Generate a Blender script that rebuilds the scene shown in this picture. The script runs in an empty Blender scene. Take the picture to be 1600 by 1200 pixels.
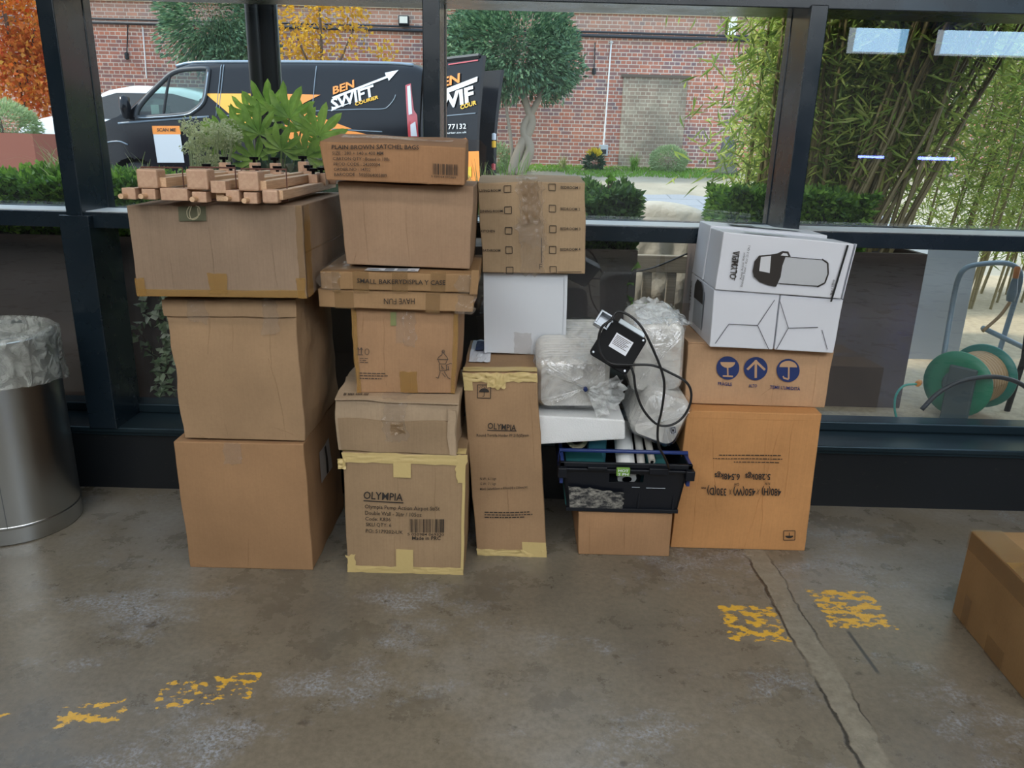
import bpy, bmesh, math, random
import numpy as np
from mathutils import Vector, Matrix, Euler, noise
random.seed(7); RNG = np.random.default_rng(7)
SC = bpy.context.scene; COL = SC.collection
PI = math.pi

# ------------------------------------------------------------------ camera
CAM_H, PITCH, ROLL, FPX = 1.27, math.radians(17.4), math.radians(1.5), 1200.0
cam = bpy.data.cameras.new('camera'); camo = bpy.data.objects.new('camera', cam); COL.objects.link(camo)
cam.sensor_width = 36; cam.lens = 36*FPX/1600; cam.clip_start = 0.05; cam.clip_end = 200
CM = Matrix.Rotation(PI/2-PITCH, 4, 'X') @ Matrix.Rotation(ROLL, 4, 'Z')
camo.matrix_world = Matrix.Translation((0, 0, CAM_H)) @ CM
SC.camera = camo
# ------------------------------------------------------------------ world, sun, lights, exposure
w = bpy.data.worlds.new('sky'); SC.world = w; w.use_nodes = True
nt = w.node_tree; bgn = nt.nodes['Background']
tc = nt.nodes.new('ShaderNodeTexCoord'); sp = nt.nodes.new('ShaderNodeSeparateXYZ'); cr = nt.nodes.new('ShaderNodeValToRGB')
nt.links.new(tc.outputs['Generated'], sp.inputs[0]); nt.links.new(sp.outputs['Z'], cr.inputs[0]); nt.links.new(cr.outputs[0], bgn.inputs[0])
cr.color_ramp.elements[0].position = 0.0; cr.color_ramp.elements[0].color = (.80, .88, .95, 1)
cr.color_ramp.elements[1].position = 0.6; cr.color_ramp.elements[1].color = (.62, .80, 1.0, 1)
bgn.inputs[1].default_value = 2.15
def sunlamp(rot, e, col, ang):
    l = bpy.data.lights.new('sun', 'SUN'); l.energy = e; l.color = col; l.angle = ang
    o = bpy.data.objects.new('sun', l); COL.objects.link(o)
    o.rotation_euler = Vector(rot).to_track_quat('-Z', 'Y').to_euler()
sunlamp((.74, .12, -.66), 3.6, (1, .93, .80), math.radians(6))
def area(name, loc, d, sx, sy, e, col):
    l = bpy.data.lights.new(name, 'AREA'); l.shape = 'RECTANGLE'; l.size = sx; l.size_y = sy; l.energy = e; l.color = col
    o = bpy.data.objects.new(name, l); COL.objects.link(o); o.location = loc
    o.rotation_euler = Vector(d).to_track_quat('-Z', 'Z').to_euler()
area('overhead_fill', (0.4, -1.6, 3.12), (0, .12, -1), 6.5, 3.2, 330, (.93, .97, 1.0))  # added fill below the closed ceiling, lights the box fronts
area('daylight_high_window_a', (4.25, -4.3, 2.62), (0, 1, -.1), 0.62, .42, 3.5, (.35, .68, 1.0))
area('daylight_high_window_b', (5.55, -4.3, 2.62), (0, 1, -.1), 1.15, .42, 6, (.35, .68, 1.0))
area('ceiling_fill_a', (-1.6, 0.6, 3.1), (0, 0, -1), 1.2, .3, 16, (1, .93, .84))  # two warm fills added overhead, out of view, no fittings
area('ceiling_fill_b', (1.7, 0.6, 3.1), (0, 0, -1), 1.2, .3, 16, (1, .93, .84))
area('blue_strip_lamp_a', (4.35, -4.3, 1.22), (0, 1, 0), .32, .025, .8, (.15, .2, 1.0))
area('blue_strip_lamp_b', (5.15, -4.3, 1.22), (0, 1, 0), .45, .035, 1.6, (.15, .2, 1.0))
vs = SC.view_settings; vs.view_transform = 'Standard'; vs.look = 'None'; vs.gamma = 1; vs.use_curve_mapping = False
vs.exposure = 0.35
SC.cycles.use_denoising = True; SC.cycles.max_bounces = 8; SC.cycles.transparent_max_bounces = 16
SC.cycles.caustics_reflective = False; SC.cycles.caustics_refractive = False; SC.cycles.sample_clamp_indirect = 4

# ------------------------------------------------------------------ helpers
R3 = CM.to_3x3()
def ray(x, y): return R3 @ Vector(((x-800)/FPX, -(y-600)/FPX, -1))
def atY(x, y, Y):
    d = ray(x, y); return Vector((0, 0, CAM_H)) + d*(Y/d.y)
def atZ(x, y, Z):
    d = ray(x, y); return Vector((0, 0, CAM_H)) + d*((Z-CAM_H)/d.z)
def lin(c):
    if isinstance(c, str):
        c = c.lstrip('#'); c = [int(c[i:i+2], 16)/255 for i in (0, 2, 4)]
    return tuple(((v+.055)/1.055)**2.4 if v > .04045 else v/12.92 for v in c)
def tag(o, label=None, cat=None, group=None, kind=None):
    if label: o['label'] = label
    if cat: o['category'] = cat
    if group: o['group'] = group
    if kind: o['kind'] = kind
    return o
def empty(name, loc=(0, 0, 0), rot=(0, 0, 0), label=None, cat=None, group=None):
    o = bpy.data.objects.new(name, None); COL.objects.link(o); o.location = loc; o.rotation_euler = rot
    o.empty_display_size = .05
    return tag(o, label, cat, group)
def link_mesh(name, verts, faces, mat, parent=None, smooth=False, edges=()):
    me = bpy.data.meshes.new(name); me.from_pydata([tuple(v) for v in verts], edges, faces); me.update()
    o = bpy.data.objects.new(name, me); COL.objects.link(o)
    if mat: me.materials.append(mat)
    if smooth: me.polygons.foreach_set('use_smooth', [True]*len(me.polygons))
    if parent is not None: o.parent = parent
    return o
class MB:
    """collects shapes of one mesh"""
    def __init__(s): s.v = []; s.f = []
    def add(s, vs_, fs):
        n = len(s.v); s.v += [Vector(p) for p in vs_]; s.f += [tuple(i+n for i in f) for f in fs]; return s
    def box(s, x0, x1, y0, y1, z0, z1, M=None):
        p = [Vector((x, y, z)) for z in (z0, z1) for y in (y0, y1) for x in (x0, x1)]
        if M is not None: p = [M @ q for q in p]
        return s.add(p, [(0, 2, 3, 1), (4, 5, 7, 6), (0, 1, 5, 4), (2, 6, 7, 3), (0, 4, 6, 2), (1, 3, 7, 5)])
    def tube(s, pts, r, n=8, cap=True, M=None):
        pts = [Vector(p) for p in pts]; m = len(pts); rr = r if hasattr(r, '__len__') else [r]*m
        up = Vector((0, 0, 1)); rings = []
        t0 = (pts[1]-pts[0]).normalized()
        if abs(t0.dot(up)) > .95: up = Vector((1, 0, 0))
        a = t0.cross(up).normalized()
        for i, p in enumerate(pts):
            t = (pts[min(i+1, m-1)]-pts[max(i-1, 0)])
            t = t.normalized() if t.length > 1e-9 else t0
            a = (a-t*a.dot(t)).normalized(); b = t.cross(a)
            rings.append([p+(a*math.cos(2*PI*k/n)+b*math.sin(2*PI*k/n))*rr[i] for k in range(n)])
        vs_ = [q for rg in rings for q in rg]; fs = []
        for i in range(m-1):
            for k in range(n):
                fs.append((i*n+k, i*n+(k+1) % n, (i+1)*n+(k+1) % n, (i+1)*n+k))
        if cap: fs += [tuple(range(n))[::-1], tuple((m-1)*n+k for k in range(n))]
        if M is not None: vs_ = [M @ q for q in vs_]
        return s.add(vs_, fs)
    def lathe(s, prof, n=24, M=None, a0=0, a1=2*PI):
        full = abs(a1-a0-2*PI) < 1e-6; cnt = n if full else n+1; vs_ = []
        for r, z in prof:
            for k in range(cnt):
                a = a0+(a1-a0)*k/n; vs_.append(Vector((r*math.cos(a), r*math.sin(a), z)))
        if M is not None: vs_ = [M @ q for q in vs_]
        fs = []
        for i in range(len(prof)-1):
            for k in range(n):
                k2 = (k+1) % cnt if full else k+1
                fs.append((i*cnt+k, i*cnt+k2, (i+1)*cnt+k2, (i+1)*cnt+k))
        return s.add(vs_, fs)
    def build(s, name, mat, parent=None, smooth=False, bevel=0, seg=2):
        o = link_mesh(name, s.v, s.f, mat, parent, smooth)
        if bevel:
            m = o.modifiers.new('b', 'BEVEL'); m.width = bevel; m.segments = seg; m.limit_method = 'ANGLE'; m.angle_limit = .7
        return o
def smooth_path(pts, sub=8):
    P = [Vector(p) for p in pts]; P = [P[0]*2-P[1]]+P+[P[-1]*2-P[-2]]; out = []
    for i in range(1, len(P)-2):
        a, b, c, d = P[i-1:i+3]
        for k in range(sub):
            t = k/sub
            out.append(.5*((2*b)+(c-a)*t+(2*a-5*b+4*c-d)*t*t+(3*b-a-3*c+d)*t**3))
    out.append(P[-2]); return out

# ------------------------------------------------------------------ materials
def mat(name, col, rough=.5, metal=0, spec=.5, coat=0, alpha=1, trans=0, emit=None, es=0):
    m = bpy.data.materials.new(name); m.use_nodes = True; b = m.node_tree.nodes['Principled BSDF']
    b.inputs['Base Color'].default_value = (*lin(col), 1); b.inputs['Roughness'].default_value = rough
    b.inputs['Metallic'].default_value = metal; b.inputs['Specular IOR Level'].default_value = spec
    b.inputs['Coat Weight'].default_value = coat; b.inputs['Alpha'].default_value = alpha
    return m
class NT:
    def __init__(s, m): s.m = m; s.t = m.node_tree; s.b = s.t.nodes['Principled BSDF']
    def n(s, typ, **kw):
        o = s.t.nodes.new(typ)
        for k, v in kw.items():
            if k.startswith('_'): setattr(o, k[1:], v)
            else: o.inputs[k.replace('__', ' ')].default_value = v
        return o
    def l(s, a, b): s.t.links.new(a, b)
    def noise(s, vec, scale, detail=4, rough=.55):
        o = s.n('ShaderNodeTexNoise'); o.inputs['Scale'].default_value = scale; o.inputs['Detail'].default_value = detail
        o.inputs['Roughness'].default_value = rough; s.l(vec, o.inputs['Vector']); return o.outputs['Fac']
    def ramp(s, fac, stops):
        o = s.n('ShaderNodeValToRGB'); e = o.color_ramp.elements
        while len(e) < len(stops): e.new(.5)
        for k, (p, c) in enumerate(stops):
            e[k].position = p; e[k].color = (*(c if not isinstance(c, str) else lin(c)), 1) if not isinstance(c, (int, float)) else (c, c, c, 1)
        s.l(fac, o.inputs[0]); return o.outputs[0]
    def mix(s, fac, a, b, mode='MIX'):
        o = s.n('ShaderNodeMix', _data_type='RGBA', _blend_type=mode)
        for i, v in ((0, fac), (6, a), (7, b)):
            if hasattr(v, 'links'): s.l(v, o.inputs[i])
            elif i == 0: o.inputs[0].default_value = v
            else: o.inputs[i].default_value = (*(lin(v) if isinstance(v, str) else v), 1)
        return o.outputs[2]
    def math(s, op, a, b=0, c=0):
        o = s.n('ShaderNodeMath', _operation=op)
        for i, v in ((0, a), (1, b), (2, c)):
            if hasattr(v, 'links'): s.l(v, o.inputs[i])
            else: o.inputs[i].default_value = v
        return o.outputs[0]
    def mapping(s, vec, scale=(1, 1, 1), loc=(0, 0, 0), rot=(0, 0, 0)):
        o = s.n('ShaderNodeMapping'); o.inputs['Scale'].default_value = scale; o.inputs['Location'].default_value = loc
        o.inputs['Rotation'].default_value = rot; s.l(vec, o.inputs['Vector']); return o.outputs[0]
    def bump(s, h, strength=.3, dist=.01):
        o = s.n('ShaderNodeBump'); o.inputs['Strength'].default_value = strength; o.inputs['Distance'].default_value = dist
        s.l(h, o.inputs['Height']); s.l(o.outputs[0], s.b.inputs['Normal'])
    def obj(s): return s.n('ShaderNodeTexCoord').outputs['Object']
    def geo(s): return s.n('ShaderNodeNewGeometry').outputs['Position']
_card = {}
def cardboard(col, flute=1.0):
    k = (col, flute)
    if k in _card: return _card[k]
    m = mat('cardboard', col, .78, spec=.25); t = NT(m); P = t.geo()
    n1 = t.noise(t.mapping(P, (3, 3, 3)), 1.6, 5); n2 = t.noise(t.mapping(P, (260, 260, 5)), 1, 2)
    n3 = t.noise(t.mapping(P, (40, 40, 40)), 3, 4)
    c = lin(col); dk = tuple(v*.86 for v in c); lt = tuple(min(1, v*1.10) for v in c)
    base = t.ramp(n1, [(.3, dk), (.7, lt)])
    fl = t.ramp(n2, [(.3, .86), (.62, 1.0)])
    base = t.mix(.55*flute, base, fl, 'MULTIPLY'); sp_ = t.ramp(n3, [(.35, .9), (.6, 1.0)])
    base = t.mix(.5, base, sp_, 'MULTIPLY'); t.l(base, t.b.inputs['Base Color'])
    h = t.math('ADD', t.math('MULTIPLY', n2, .5*flute), t.math('MULTIPLY', n3, .3)); t.bump(h, .25, .002)
    _card[k] = m; return m
M = {}
M['ink'] = mat('ink', '2a2521', .7); M['ink_blue'] = mat('ink_blue', '1c2f63', .6); M['ink_grey'] = mat('ink_grey', '4b4038', .7)
M['ink_green'] = mat('ink_green', '5f5f48', .7); M['label'] = mat('label_paper', 'dfe3ea', .5)
def tape(name, col, alpha, rough=.22):
    m = mat(name, col, rough, alpha=alpha, spec=.6); t = NT(m); P = t.geo()
    t.bump(t.noise(P, 55, 4), .35, .004); return m
M['tape_brown'] = tape('brown_tape', 'a57f45', .62); M['tape_tan'] = tape('tan_tape', '947650', .42); M['tape_clear'] = tape('clear_tape', 'b0a090', .22, .12)
M['tape_mask'] = tape('masking_tape', 'cdb67c', .93, .5)
M['frame'] = mat('black_frame', '17232c', .25, spec=.6); t = NT(M['frame']); P = t.geo()
t.l(t.ramp(t.noise(P, 8, 5), [(.3, .2), (.7, .34)]), t.b.inputs['Roughness'])
M['plinth'] = mat('black_painted_plinth', '15191d', .42); t = NT(M['plinth']); P = t.geo()
t.l(t.mix(t.ramp(t.noise(t.mapping(P, (2, 2, 9)), 14, 6, .7), [(.64, 0), (.70, .35)]), lin('15191d'), lin('6a6358')), t.b.inputs['Base Color'])
M['wallin'] = mat('dark_interior_paint', '3a3b3c', .8); M['ceil'] = mat('grey_ceiling', '6a6a68', .9)
M['steel'] = mat('brushed_steel', 'b9bcbb', .28, 1); t = NT(M['steel']); P = t.obj()
t.bump(t.noise(t.mapping(P, (90, 90, 1.5)), 4, 3), .06, .002)
M['white_card'] = mat('white_card', 'd6d9e0', .45); M['white_card_b'] = mat('white_card_flat', 'd3d8de', .6)
M['black_plastic'] = mat('black_plastic', '090a0d', .5, spec=.12); M['crate'] = mat('crate_plastic', '0d1119', .42, spec=.4)
M['blue_plastic'] = mat('blue_plastic', '24376f', .4); M['teal'] = mat('teal_card', '2c6c70', .6); M['teal2'] = mat('teal_blue_card', '3f7f92', .6)
M['white_pl'] = mat('white_plastic', 'dcdddc', .4); M['cable'] = mat('cable_rubber', '17181a', .45)
M['metal'] = mat('grey_metal', '8d9298', .3, 1); M['dark_metal'] = mat('dark_metal', '2b2e31', .45, .6)
M['foam'] = mat('white_foam', 'e6e8e8', .75); t = NT(M['foam']); P = t.geo()
v = t.n('ShaderNodeTexVoronoi', Scale=240.0); t.l(P, v.inputs['Vector']); t.bump(v.outputs['Distance'], .35, .003)
M['tray'] = mat('foam_tray', 'e9e8e2', .5)
def film(name, tint, a, clear=False):
    """thin crinkled plastic film: mostly clear, glossy on its folds"""
    m = bpy.data.materials.new(name); m.use_nodes = True; t = m.node_tree; t.nodes.clear()
    out = t.nodes.new('ShaderNodeOutputMaterial'); mx = t.nodes.new('ShaderNodeMixShader'); tr = t.nodes.new('ShaderNodeBsdfTransparent')
    if clear:
        gl = t.nodes.new('ShaderNodeBsdfGlossy'); gl.inputs['Color'].default_value = (.95, .97, 1, 1); gl.inputs['Roughness'].default_value = .14
    else:
        gl = t.nodes.new('ShaderNodeBsdfPrincipled'); gl.inputs['Base Color'].default_value = (*lin(tint), 1); gl.inputs['Roughness'].default_value = .16
        gl.inputs['Specular IOR Level'].default_value = .9
    g = t.nodes.new('ShaderNodeNewGeometry'); nz = t.nodes.new('ShaderNodeTexNoise'); nz.inputs['Scale'].default_value = 16; nz.inputs['Detail'].default_value = 5; nz.inputs['Distortion'].default_value = 2.2
    t.links.new(g.outputs['Position'], nz.inputs['Vector']); bp = t.nodes.new('ShaderNodeBump'); bp.inputs['Strength'].default_value = .8; bp.inputs['Distance'].default_value = .02
    t.links.new(nz.outputs['Fac'], bp.inputs['Height']); t.links.new(bp.outputs[0], gl.inputs['Normal'])
    rp = t.nodes.new('ShaderNodeValToRGB'); rp.color_ramp.elements[0].position = .42; rp.color_ramp.elements[0].color = (a, a, a, 1)
    rp.color_ramp.elements[1].position = .62; rp.color_ramp.elements[1].color = (min(1, a*2.2),)*3+(1,)
    t.links.new(nz.outputs['Fac'], rp.inputs[0]); t.links.new(rp.outputs[0], mx.inputs[0])
    t.links.new(tr.outputs[0], mx.inputs[1]); t.links.new(gl.outputs[0], mx.inputs[2]); t.links.new(mx.outputs[0], out.inputs[0]); return m
M['film'] = film('plastic_film', 'eef2f2', .16, True); M['film_tail'] = film('gathered_film', 'f0f4f4', .30); M['liner'] = film('bin_liner_film', 'cfd3cc', .26)
def glass(name, base, dirt, tint=(1, 1, 1)):
    """window pane: Schlick reflection over a clear pane with a thin grey film of dirt"""
    m = bpy.data.materials.new(name); m.use_nodes = True; t = m.node_tree; t.nodes.clear(); N = t.nodes.new; L = t.links.new
    out = N('ShaderNodeOutputMaterial'); g = N('ShaderNodeNewGeometry'); d = N('ShaderNodeVectorMath'); d.operation = 'DOT_PRODUCT'
    L(g.outputs['Normal'], d.inputs[0]); L(g.outputs['Incoming'], d.inputs[1])
    def mth(op, a, b=None):
        o = N('ShaderNodeMath'); o.operation = op
        for i, v in ((0, a), (1, b)):
            if v is None: continue
            if hasattr(v, 'links'): L(v, o.inputs[i])
            else: o.inputs[i].default_value = v
        return o.outputs[0]
    c = mth('ABSOLUTE', d.outputs['Value']); f = mth('ADD', mth('MULTIPLY', mth('POWER', mth('SUBTRACT', 1, c), 5), 1-base), base)
    gl = N('ShaderNodeBsdfGlossy'); gl.inputs['Roughness'].default_value = .012; gl.inputs['Color'].default_value = (.93, .97, 1, 1)
    tr = N('ShaderNodeBsdfTransparent'); tr.inputs['Color'].default_value = (*tint, 1)
    df = N('ShaderNodeBsdfDiffuse'); df.inputs['Color'].default_value = (.75, .80, .86, 1)
    nz = N('ShaderNodeTexNoise'); nz.inputs['Scale'].default_value = 1.7; nz.inputs['Detail'].default_value = 6; L(g.outputs['Position'], nz.inputs['Vector'])
    m1 = N('ShaderNodeMixShader'); L(mth('MULTIPLY', nz.outputs['Fac'], dirt*2), m1.inputs[0]); L(tr.outputs[0], m1.inputs[1]); L(df.outputs[0], m1.inputs[2])
    m2 = N('ShaderNodeMixShader'); L(f, m2.inputs[0]); L(m1.outputs[0], m2.inputs[1]); L(gl.outputs[0], m2.inputs[2]); L(m2.outputs[0], out.inputs[0]); return m
M['glass'] = glass('window_glass', .10, .02, (.94, .98, 1)); M['cabglass'] = glass('vehicle_glass', .035, .015, (.62, .74, .70))
def leafmat(name, cols, trans=.35, rough=.5):
    m = mat(name, cols[0], rough, spec=.4); t = NT(m); g = t.n('ShaderNodeNewGeometry')
    st = [(i/(len(cols)-1) if len(cols) > 1 else 0, c) for i, c in enumerate(cols)]
    c = t.ramp(g.outputs['Random Per Island'], st); t.l(c, t.b.inputs['Base Color'])
    tl = t.n('ShaderNodeBsdfTranslucent'); t.l(c, tl.inputs[0]); mx = t.n('ShaderNodeMixShader'); mx.inputs[0].default_value = trans
    out = [n for n in t.t.nodes if n.type == 'OUTPUT_MATERIAL'][0]
    t.l(t.b.outputs[0], mx.inputs[1]); t.l(tl.outputs[0], mx.inputs[2]); t.l(mx.outputs[0], out.inputs[0]); return m
def wood(name, c1, c2, sc=(6, 60, 60)):
    m = mat(name, c1, .5); t = NT(m); P = t.obj(); n = t.noise(t.mapping(P, sc), 3, 4)
    t.l(t.ramp(n, [(.3, c1), (.7, c2)]), t.b.inputs['Base Color']); return m
M['beech'] = wood('beech_wood', 'c29c7a', 'dcba96', (90, 5, 90)); M['beech_end'] = wood('beech_end_grain', 'b8937a', 'c8a68a', (40, 40, 40))

# ------------------------------------------------------------------ room shell
def S(o): o['kind'] = 'structure'; return o
YF, YG = 2.62, 2.80       # inner face of the frames, plane of the glass
fl = mat('worn_concrete', '6e675e', .4); t = NT(fl); P = t.geo(); M['floor'] = fl
big = t.noise(t.mapping(P, (1, 1, 1)), 1.1, 6, .6); mid = t.noise(t.mapping(P, (1, 1, 1), (3, 1, 0)), 4.5, 8, .7); fine = t.noise(P, 60, 6, .7)
c = t.ramp(big, [(.3, '6b6357'), (.5, '807869'), (.68, '95918a')])
c = t.mix(.75, c, t.ramp(mid, [(.30, .48), (.5, .92), (.72, 1.0)]), 'MULTIPLY')
c = t.mix(.7, c, t.ramp(fine, [(.3, .58), (.6, 1.0)]), 'MULTIPLY')
gr = t.noise(t.mapping(P, (1, 1.4, 1), (7, 2, 0)), 2.3, 9, .72)
grn = t.noise(P, 110, 3, .7)
blm = t.math('MULTIPLY', t.ramp(gr, [(.53, 0), (.64, 1)]), t.ramp(grn, [(.42, 0), (.62, .62)]))
c = t.mix(blm, c, lin('a9b2c0'))
spots = t.noise(t.mapping(P, (1, 1, 1), (1, 9, 0)), 17, 3, .5); c = t.mix(t.ramp(spots, [(.68, 0), (.74, .55)]), c, lin('3b322a'))
sx = t.n('ShaderNodeSeparateXYZ'); t.l(P, sx.inputs[0]); X, Yy = sx.outputs[0], sx.outputs[1]
jn = t.noise(P, 9, 5, .6); jx = t.math('ADD', X, t.math('MULTIPLY', t.math('SUBTRACT', jn, .5), .05))
def band(v, a, b, e=.003):
    lo = t.n('ShaderNodeMapRange', _interpolation_type='SMOOTHSTEP'); hi = t.n('ShaderNodeMapRange', _interpolation_type='SMOOTHSTEP')
    for o, p, q in ((lo, a-e, a+e), (hi, b+e, b-e)):
        o.inputs['From Min'].default_value = p; o.inputs['From Max'].default_value = q; t.l(v, o.inputs['Value'])
    if True:
        hi.inputs['From Min'].default_value = b-e; hi.inputs['From Max'].default_value = b+e
        hi.inputs['To Min'].default_value = 1; hi.inputs['To Max'].default_value = 0
    return t.math('MULTIPLY', lo.outputs[0], hi.outputs[0])
jc = t.ramp(t.noise(t.mapping(P, (1, 1, 1)), 30, 6, .7), [(.3, '6f695c'), (.7, '958f80')])
c = t.mix(t.math('MULTIPLY', band(jx, .785, .855, .006), .8), c, jc)
ck = t.noise(P, 5, 3, .5)
cr1 = t.math('MULTIPLY', band(jx, .779, .787, .002), t.ramp(ck, [(.36, 0), (.5, 1)])); cr2 = t.math('MULTIPLY', band(jx, .853, .858, .0015), t.ramp(ck, [(.40, 0), (.55, .9)]))
c = t.mix(t.math('MULTIPLY', t.math('ADD', cr1, cr2), .85), c, lin('24201c'))
mk = t.math('ADD', X, t.math('MULTIPLY', Yy, .03)); c = t.mix(t.math('MULTIPLY', t.math('MULTIPLY', band(mk, 1.001, 1.011, .003), band(Yy, 1.66, 1.84, .01)), .8), c, lin('2d2f33'))
# flaking yellow line paint
fn = t.noise(t.mapping(P, (1, 1.6, 1), (2, 5, 0)), 26, 6, .62)
ys = t.math('SUBTRACT', Yy, t.math('MULTIPLY', X, .22)); tot = None
for (xa, xb, ya, yb, th, src) in ((.60, .86, 1.77, 1.965, .50, 0), (.895, 1.11, 1.84, 2.06, .485, 0), (-1.03, -.86, 1.60, 1.70, .52, 1), (-.83, -.59, 1.625, 1.755, .525, 1), (-1.2, -1.1, 1.66, 1.70, .54, 1)):
    msk = t.math('MULTIPLY', band(X, xa, xb, .02), band(ys if src else Yy, ya, yb, .02))
    k = t.ramp(t.math('ADD', fn, t.math('MULTIPLY', t.math('SUBTRACT', msk, 1), .5)), [(th, 0), (th+.02, 1)])
    tot = k if tot is None else t.math('MAXIMUM', tot, k)
tot = t.math('MULTIPLY', tot, t.math('SUBTRACT', 1, band(jx, .775, .862, .006)))
c = t.mix(t.math('MULTIPLY', tot, .95), c, t.ramp(fine, [(.3, 'c99a35'), (.6, 'dfb03c')]))
t.l(c, t.b.inputs['Base Color'])
t.l(t.ramp(mid, [(.3, .20), (.7, .42)]), t.b.inputs['Roughness'])
hh = t.math('ADD', t.math('MULTIPLY', fine, .35), t.math('SUBTRACT', t.math('MULTIPLY', mid, 1.2), t.math('MULTIPLY', t.math('ADD', cr1, cr2), 3)))
t.bump(hh, .28, .004)
S(MB().box(-6, 6.5, -4.4, 2.9, -.15, 0).build('floor', fl))
S(MB().box(-6, 6.5, -4.4, 3.0, 3.2, 3.35).build('ceiling', M['ceil']))
S(MB().box(-6.2, -6, -4.4, 2.9, 0, 3.2).build('wall_left', M['wallin']))
S(MB().box(6.5, 6.7, -4.4, 2.9, 0, 3.2).build('wall_right', M['wallin']))
b = MB().box(-6, 6.5, -4.6, -4.4, 0, 1.15).box(-6, 6.5, -4.6, -4.4, 2.95, 3.2).box(-6, -2.3, -4.6, -4.4, 1.15, 2.95).box(-2.3, 3.9, -4.6, -4.4, 1.15, 2.95).box(6.2, 6.5, -4.6, -4.4, 1.15, 2.95).box(3.9, 6.2, -4.6, -4.4, 1.15, 2.4).box(4.6, 4.95, -4.6, -4.4, 2.4, 2.95)
S(b.build('wall_back', M['wallin']))
S(MB().box(-6, 6.5, 2.625, 2.86, -.1, .222).build('wall_front', M['plinth']))
b = MB().box(-6, 6.5, 2.600, 2.80, .230, .250).box(-6, 6.5, 2.765, 2.85, .250, .285).box(-6, 6.5, 2.612, 2.64, .215, .232)
M['sill'] = mat('satin_sill', '2a3a42', .3, .5)
S(b.build('trim_1', M['sill'], bevel=.004))      # window sill
S(MB().box(-6, 6.5, YF, YG+.01, .962, 1.014).box(-6, 6.5, YG-.02, YG+.03, 1.014, 1.019).box(-6, 6.5, YG-.02, YG+.03, .957, .962).build('trim_2', M['frame'], bevel=.003))   # transom
S(MB().box(-6, 6.5, YF+.012, YG-.003, 1.0142, 1.0165).build('trim_22', mat('pale_glare_strip', 'c4cacc', .45)))   # pale strip painting outdoor glare onto the transom top
S(MB().box(-6, 6.5, YF, YG+.01, 1.690, 1.86).build('trim_3', M['frame'], bevel=.003))   # head beam
S(MB().box(-6, 6.5, 2.7, 2.88, 1.86, 3.2).build('wall_front_upper', M['wallin']))
mull = [-3.9, -2.7, -1.478, -.281, .918, 2.12, 3.3, 4.5]
for i, x in enumerate(mull):
    b = MB().box(x-.027, x+.027, YF-.012, YG+.015, .25, 1.70).box(x-.030, x+.030, YG-.02, YG+.03, .25, 1.70)
    if i == 2: b.box(x-.045, x+.055, YF-.03, YG-.02, .248, 1.005)
    S(b.build('trim_%d' % (4+i), M['frame'], bevel=.003))
xs = [-6]+mull+[6.5]
for i in range(len(xs)-1):
    for j, (z0, z1) in enumerate(((.285, .957), (1.019, 1.695))):
        g = MB().add([(xs[i]+.03, YG, z0), (xs[i+1]-.03, YG, z0), (xs[i+1]-.03, YG, z1), (xs[i]+.03, YG, z1)], [(0, 1, 2, 3)])
        S(g.build('window_%d' % (2*i+j+1), M['glass']))

# ------------------------------------------------------------------ cardboard boxes
def smoothn(p, s): return noise.noise(Vector(p)*s)
_tm = {}
def text_mesh(s, bold=0, shear=0):
    k = (s, bold, shear)
    if k in _tm: return _tm[k]
    cu = bpy.data.curves.new('t', 'FONT'); cu.body = s; cu.resolution_u = 2; cu.offset = bold; cu.shear = shear; cu.fill_mode = 'FRONT'
    o = bpy.data.objects.new('t', cu); me = bpy.data.meshes.new_from_object(o)
    V = [tuple(v.co[:2]) for v in me.vertices]; F = [tuple(p.vertices) for p in me.polygons]
    bpy.data.objects.remove(o); bpy.data.curves.remove(cu); bpy.data.meshes.remove(me)
    if V:
        x0 = min(v[0] for v in V); x1 = max(v[0] for v in V)
        V = [((v[0]-x0)/(x1-x0), v[1]/.70) for v in V]
    _tm[k] = (V, F); return _tm[k]
def map_text(out, s, p0, p1, h, fn, bold=0, shear=0):
    """lays s from p0 to p1 (2D) with cap height h, through fn(x, z) -> point"""
    V, F = text_mesh(s, bold, shear)
    e = Vector(p1)-Vector(p0); up = Vector((-e.y, e.x)).normalized()*h
    out.add([fn(*(Vector(p0)+e*a+up*b_)) for a, b_ in V], F)
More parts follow.
